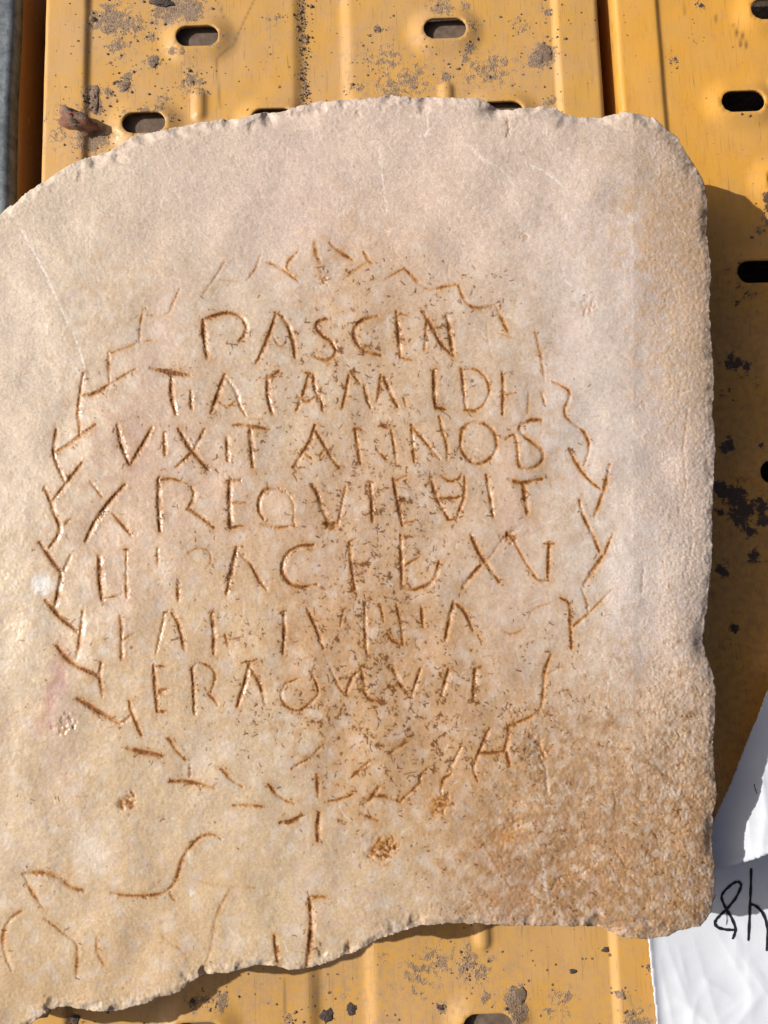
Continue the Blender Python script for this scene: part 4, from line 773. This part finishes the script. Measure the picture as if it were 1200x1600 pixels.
# ---- mesh: face, then sides
Zp = np.full(shp, Z_TOP)
keepf = (SD[:-1, :-1] + SD[:-1, 1:] + SD[1:, 1:] + SD[1:, :-1]) > 0
cnt = np.zeros(shp, int)
for sl in ((slice(0, -1), slice(0, -1)), (slice(0, -1), slice(1, None)), (slice(1, None), slice(1, None)), (slice(1, None), slice(0, -1))): cnt[sl] += keepf
brd = (cnt > 0) & (cnt < 4)
g2_ = dgx ** 2 + dgy ** 2 + 1e-6
shx = np.where(brd, np.clip(-SD * dgx / g2_, -2.2, 2.2), 0); shy = np.where(brd, np.clip(-SD * dgy / g2_, -2.2, 2.2), 0)
WZ = Z_TOP + H * U; WX, WY = at(QX + shx, QY + shy, WZ)
V = np.stack([WX.ravel(), WY.ravel(), WZ.ravel()], 1)
I = np.arange(ny * nx).reshape(ny, nx)
Fq = np.stack([I[:-1, :-1], I[1:, :-1], I[1:, 1:], I[:-1, 1:]], -1)[keepf]
fl = np.stack([LAB[:-1, :-1], LAB[:-1, 1:], LAB[1:, 1:], LAB[1:, :-1]], -1)[keepf]; fl = np.where((fl > 0).sum(1) >= 3, fl.max(1), 0)
e = np.concatenate([Fq[:, [0, 1]], Fq[:, [1, 2]], Fq[:, [2, 3]], Fq[:, [3, 0]]])
key = np.sort(e, 1); key = key[:, 0].astype(np.int64) * (ny * nx) + key[:, 1]
u, inv, ct = np.unique(key, return_inverse=True, return_counts=True); be = e[ct[inv] == 1]
vid = np.unique(be.ravel()); At = {'albedo': ALB.reshape(-1, 3), 'dirt': DIRT.ravel(), 'speck': SP.ravel(), 'stain': STAIN.ravel(), 'wet': WET.ravel()}
Vs, quads, fls = [V], [Fq], [fl]; base = len(V); mp_prev = np.arange(ny * nx); AtL = {k: [a] for k, a in At.items()}
gnx = (dgx / np.sqrt(g2_)).ravel()[vid]; gny = (dgy / np.sqrt(g2_)).ravel()[vid]
levels = [0.0497, 0.046, 0.041, 0.035, 0.029, 0.022, 0.015, 0.008, 0.003, 0.0006]
for q, zl in enumerate(levels):
    f_ = (q + 1) / len(levels); n_ = bandc(shp, 6, 40, 200 + q).ravel()[vid] * 0.0007 + bandc(shp, 40, 160, 199).ravel()[vid] * 0.0022 * math.sin(math.pi * f_)
    inw = 0.0002 + 0.0035 * f_ ** 1.4 + n_ * min(1, 3 * f_)
    nv = V[vid].copy(); nv[:, 0] += gnx * inw; nv[:, 1] -= gny * inw; nv[:, 2] = np.minimum(zl + 0.0006 * bandc(shp, 5, 30, 300 + q).ravel()[vid] * (zl > .001), nv[:, 2] - 0.0015 * (q + 1) if q < 2 else 9)
    mp = np.full(ny * nx, -1); mp[vid] = base + np.arange(len(vid)); base += len(vid); Vs.append(nv)
    for k in AtL: AtL[k].append(np.zeros(len(vid)) if k in ('speck', 'wet') else (At[k][vid] * (0.97 if k == 'albedo' else 1.0)))
    quads.append(np.stack([mp_prev[be[:, 1]], mp_prev[be[:, 0]], mp[be[:, 0]], mp[be[:, 1]]], 1)); fls.append(np.zeros(len(be), int)); mp_prev = mp
V = np.concatenate(Vs); Fq = np.concatenate(quads); fl = np.concatenate(fls); At = {k: np.concatenate(a) for k, a in AtL.items()}
N = vnormals(V, Fq)
slab = sub_mesh('inscribed_stone_slab', V, N, Fq[fl == 0], At, M_STONE, None)
tag(slab, 'broken pale marble slab with a carved Latin inscription inside a leaf wreath', 'stone slab')
order = np.argsort(fl, kind='stable'); fs = fl[order]; starts = np.searchsorted(fs, np.arange(1, len(CUTS) + 2))
for k, (kind, lb, strokes) in enumerate(CUTS):
    a, b = starts[k], starts[k + 1]
    if b > a:
        o = sub_mesh(kind, V, N, Fq[order[a:b]], At, M_STONE, slab)
        if lb: o['label'] = lb

# ------------------------------------------------------------------ papers
def in_poly(X, Y, poly): return seg_sdf(X, Y, np.array(poly, float))
_pn = band((220, 220), 5, 22, 402)
def pnoise(X, Y, sc=4.0): return _pn[np.clip(((Y - 900) / sc).astype(int), 0, 219), np.clip(((X - 980) / sc).astype(int), 0, 219)]
def fold(X, Y, lines):
    """sum of creases: (x1,y1,x2,y2,height,width) in pixels; soft ridge along each line"""
    h = np.zeros(X.shape)
    for (x1, y1, x2, y2, hh, wd) in lines:
        vx, vy = x2 - x1, y2 - y1; l2 = vx * vx + vy * vy; tt = np.clip(((X - x1) * vx + (Y - y1) * vy) / l2, 0, 1)
        dd = np.maximum(np.hypot(X - x1 - tt * vx, Y - y1 - tt * vy) + 1.2 * pnoise(X, Y, 6.0), 0); h += .6 * hh * np.exp(-dd / wd) * (1 - .5 * np.abs(2 * tt - 1))
    return h
def paper(name, poly, zf, step, thick=0.00015):
    P_ = np.array(poly, float); x0, y0 = P_.min(0) - 8; x1, y1 = P_.max(0) + 8
    X, Y = np.meshgrid(np.arange(x0, x1, step), np.arange(y0, y1, step)); D = in_poly(X, Y, poly) + 0.5 * band(X.shape, 2, 8, 401)
    gy_, gx_ = np.gradient(D, step); g = gx_ ** 2 + gy_ ** 2 + 1e-6
    kf = (D[:-1, :-1] + D[:-1, 1:] + D[1:, 1:] + D[1:, :-1]) > 0
    c = np.zeros(X.shape, int)
    for sl in ((slice(0, -1), slice(0, -1)), (slice(0, -1), slice(1, None)), (slice(1, None), slice(1, None)), (slice(1, None), slice(0, -1))): c[sl] += kf
    br = (c > 0) & (c < 4); X = X + np.where(br, np.clip(-D * gx_ / g, -step, step), 0); Y = Y + np.where(br, np.clip(-D * gy_ / g, -step, step), 0)
    Z = zf(X, Y); wx_, wy_ = at(X, Y, Z); V = np.stack([wx_.ravel(), wy_.ravel(), Z.ravel()], 1)
    I = np.arange(X.size).reshape(X.shape); Fq = np.stack([I[:-1, :-1], I[1:, :-1], I[1:, 1:], I[:-1, 1:]], -1)[kf]
    idx, inv = np.unique(Fq.ravel(), return_inverse=True); V = V[idx]; Fq = inv.reshape(Fq.shape)
    V2 = V.copy(); V2[:, 2] -= thick; n = len(V)
    e = np.concatenate([Fq[:, [0, 1]], Fq[:, [1, 2]], Fq[:, [2, 3]], Fq[:, [3, 0]]]); ks = np.sort(e, 1); ks = ks[:, 0].astype(np.int64) * n + ks[:, 1]
    u, iv, ct = np.unique(ks, return_inverse=True, return_counts=True); b = e[ct[iv] == 1]
    return new_mesh(name, np.concatenate([V, V2]), np.concatenate([Fq, Fq[:, ::-1] + n, np.stack([b[:, 1], b[:, 0], b[:, 0] + n, b[:, 1] + n], 1)]), mat=M_PAPER)
def z_low(X, Y):
    z = 0.0032 + 0.0006 * np.sin(X / 60.0 + Y / 90.0) + 0.0005 * np.sin(X / 37.0 - Y / 55.0 + 1)
    z = z + fold(X, Y, [(1040, 1470, 1085, 1600, .0012, 16), (1085, 1470, 1135, 1640, .0012, 22), (1120, 1455, 1180, 1560, .0016, 26), (1060, 1560, 1150, 1640, .0014, 18), (1165, 1440, 1175, 1600, .0010, 24), (1120, 1640, 1210, 1530, .0012, 20), (1030, 1500, 1060, 1640, .0008, 8), (1150, 1480, 1230, 1600, .0012, 14), (1060, 1480, 1075, 1540, .0005, 5), (1100, 1530, 1145, 1560, .0005, 5), (1130, 1590, 1165, 1560, .0005, 5), (1090, 1560, 1080, 1600, .0005, 5), (1170, 1500, 1200, 1540, .0005, 5), (1140, 1450, 1160, 1480, .0004, 4)])
    return z + 0.0022 * np.exp(-np.clip(X - (1015 + (Y - 1465) * .09), 0, None) / 7.0)
def z_up(X, Y):
    z = 0.0085 + 0.022 * sstep(1090, 1350, Y) + 0.003 * np.clip((X - 1120) / 100, 0, 1.6) 
    z = z + fold(X, Y, [(1185, 1165, 1200, 1290, .0022, 14), (1165, 1250, 1176, 1340, .0010, 12), (1150, 1300, 1230, 1260, .0012, 22), (1180, 1170, 1240, 1200, .0015, 16), (1195, 1290, 1190, 1345, .0012, 9)])
    return z + 0.0012 * np.exp(-np.clip(1352 - (X - 1118) * .29 - Y, 0, None) / 5.0)
lowp = paper('paper_sheet', [(1000, 1350), (1012, 1460), (1016, 1500), (1021, 1550), (1027, 1600), (1034, 1665), (1330, 1660), (1330, 1300), (1150, 1310)], z_low, 3.0)
tag(lowp, 'lower crumpled white paper with black handwritten marks, partly under the slab corner', 'paper')
upp = paper('paper_sheet', [(1222, 1010), (1205, 1062), (1188, 1108), (1166, 1162), (1143, 1222), (1118, 1275), (1100, 1320), (1098, 1361), (1118, 1357), (1150, 1352), (1178, 1343), (1205, 1333), (1330, 1292), (1330, 1010)], z_up, 3.0)
tag(upp, 'upper white paper flap curling up beside the lower right edge of the slab', 'paper')
def ink(parent, pts, wd, zf, lift=0.00035):
    p = crom(np.array(pts, float), 9); d = np.gradient(p, axis=0); d /= np.linalg.norm(d, axis=1, keepdims=True) + 1e-9; nrm = np.stack([-d[:, 1], d[:, 0]], 1)
    hw = wd / 2 * (0.9 + 0.15 * np.sin(np.arange(len(p)) * .7)); hw[0] *= .7; hw[-1] *= .6
    rows = [p + nrm * (hw * k)[:, None] for k in (-1, -.4, .4, 1)]; V = []
    for r_ in rows:
        z = zf(r_[:, 0], r_[:, 1]) + lift; x, y = at(r_[:, 0], r_[:, 1], z); V.append(np.stack([x, y, z], 1))
    n = len(p); Fq = [(k * n + i, k * n + i + 1, (k + 1) * n + i + 1, (k + 1) * n + i) for k in range(3) for i in range(n - 1)]
    return new_mesh('marker_stroke', np.concatenate(V), np.array(Fq), mat=M_INK, parent=parent)
def cr(*q): return [(1040 + a / 3.6364, 1060 + b / 3.6364) for a, b in q]
ink(lowp, cr((430, 1172), (420, 1160), (400, 1157), (370, 1175), (332, 1212), (318, 1245), (333, 1288), (352, 1322), (378, 1370), (396, 1420), (390, 1455), (380, 1482)), 4.6, z_low)
ink(lowp, cr((428, 1165), (426, 1190), (400, 1245), (365, 1290), (340, 1318), (305, 1350), (284, 1375), (281, 1398), (302, 1418), (345, 1428), (388, 1430)), 4.6, z_low, .0005)
ink(lowp, cr((486, 1078), (484, 1180), (480, 1280), (475, 1390), (470, 1492)), 4.6, z_low)
ink(lowp, cr((474, 1282), (510, 1292), (548, 1330), (572, 1388), (580, 1450), (574, 1550)), 4.8, z_low, .0005)
ink(lowp, cr((346, 1325), (348, 1372), (343, 1402)), 1.2, z_low, .0006)
ink(upp, cr((503, 600), (508, 625), (520, 655)), 1.6, z_up)
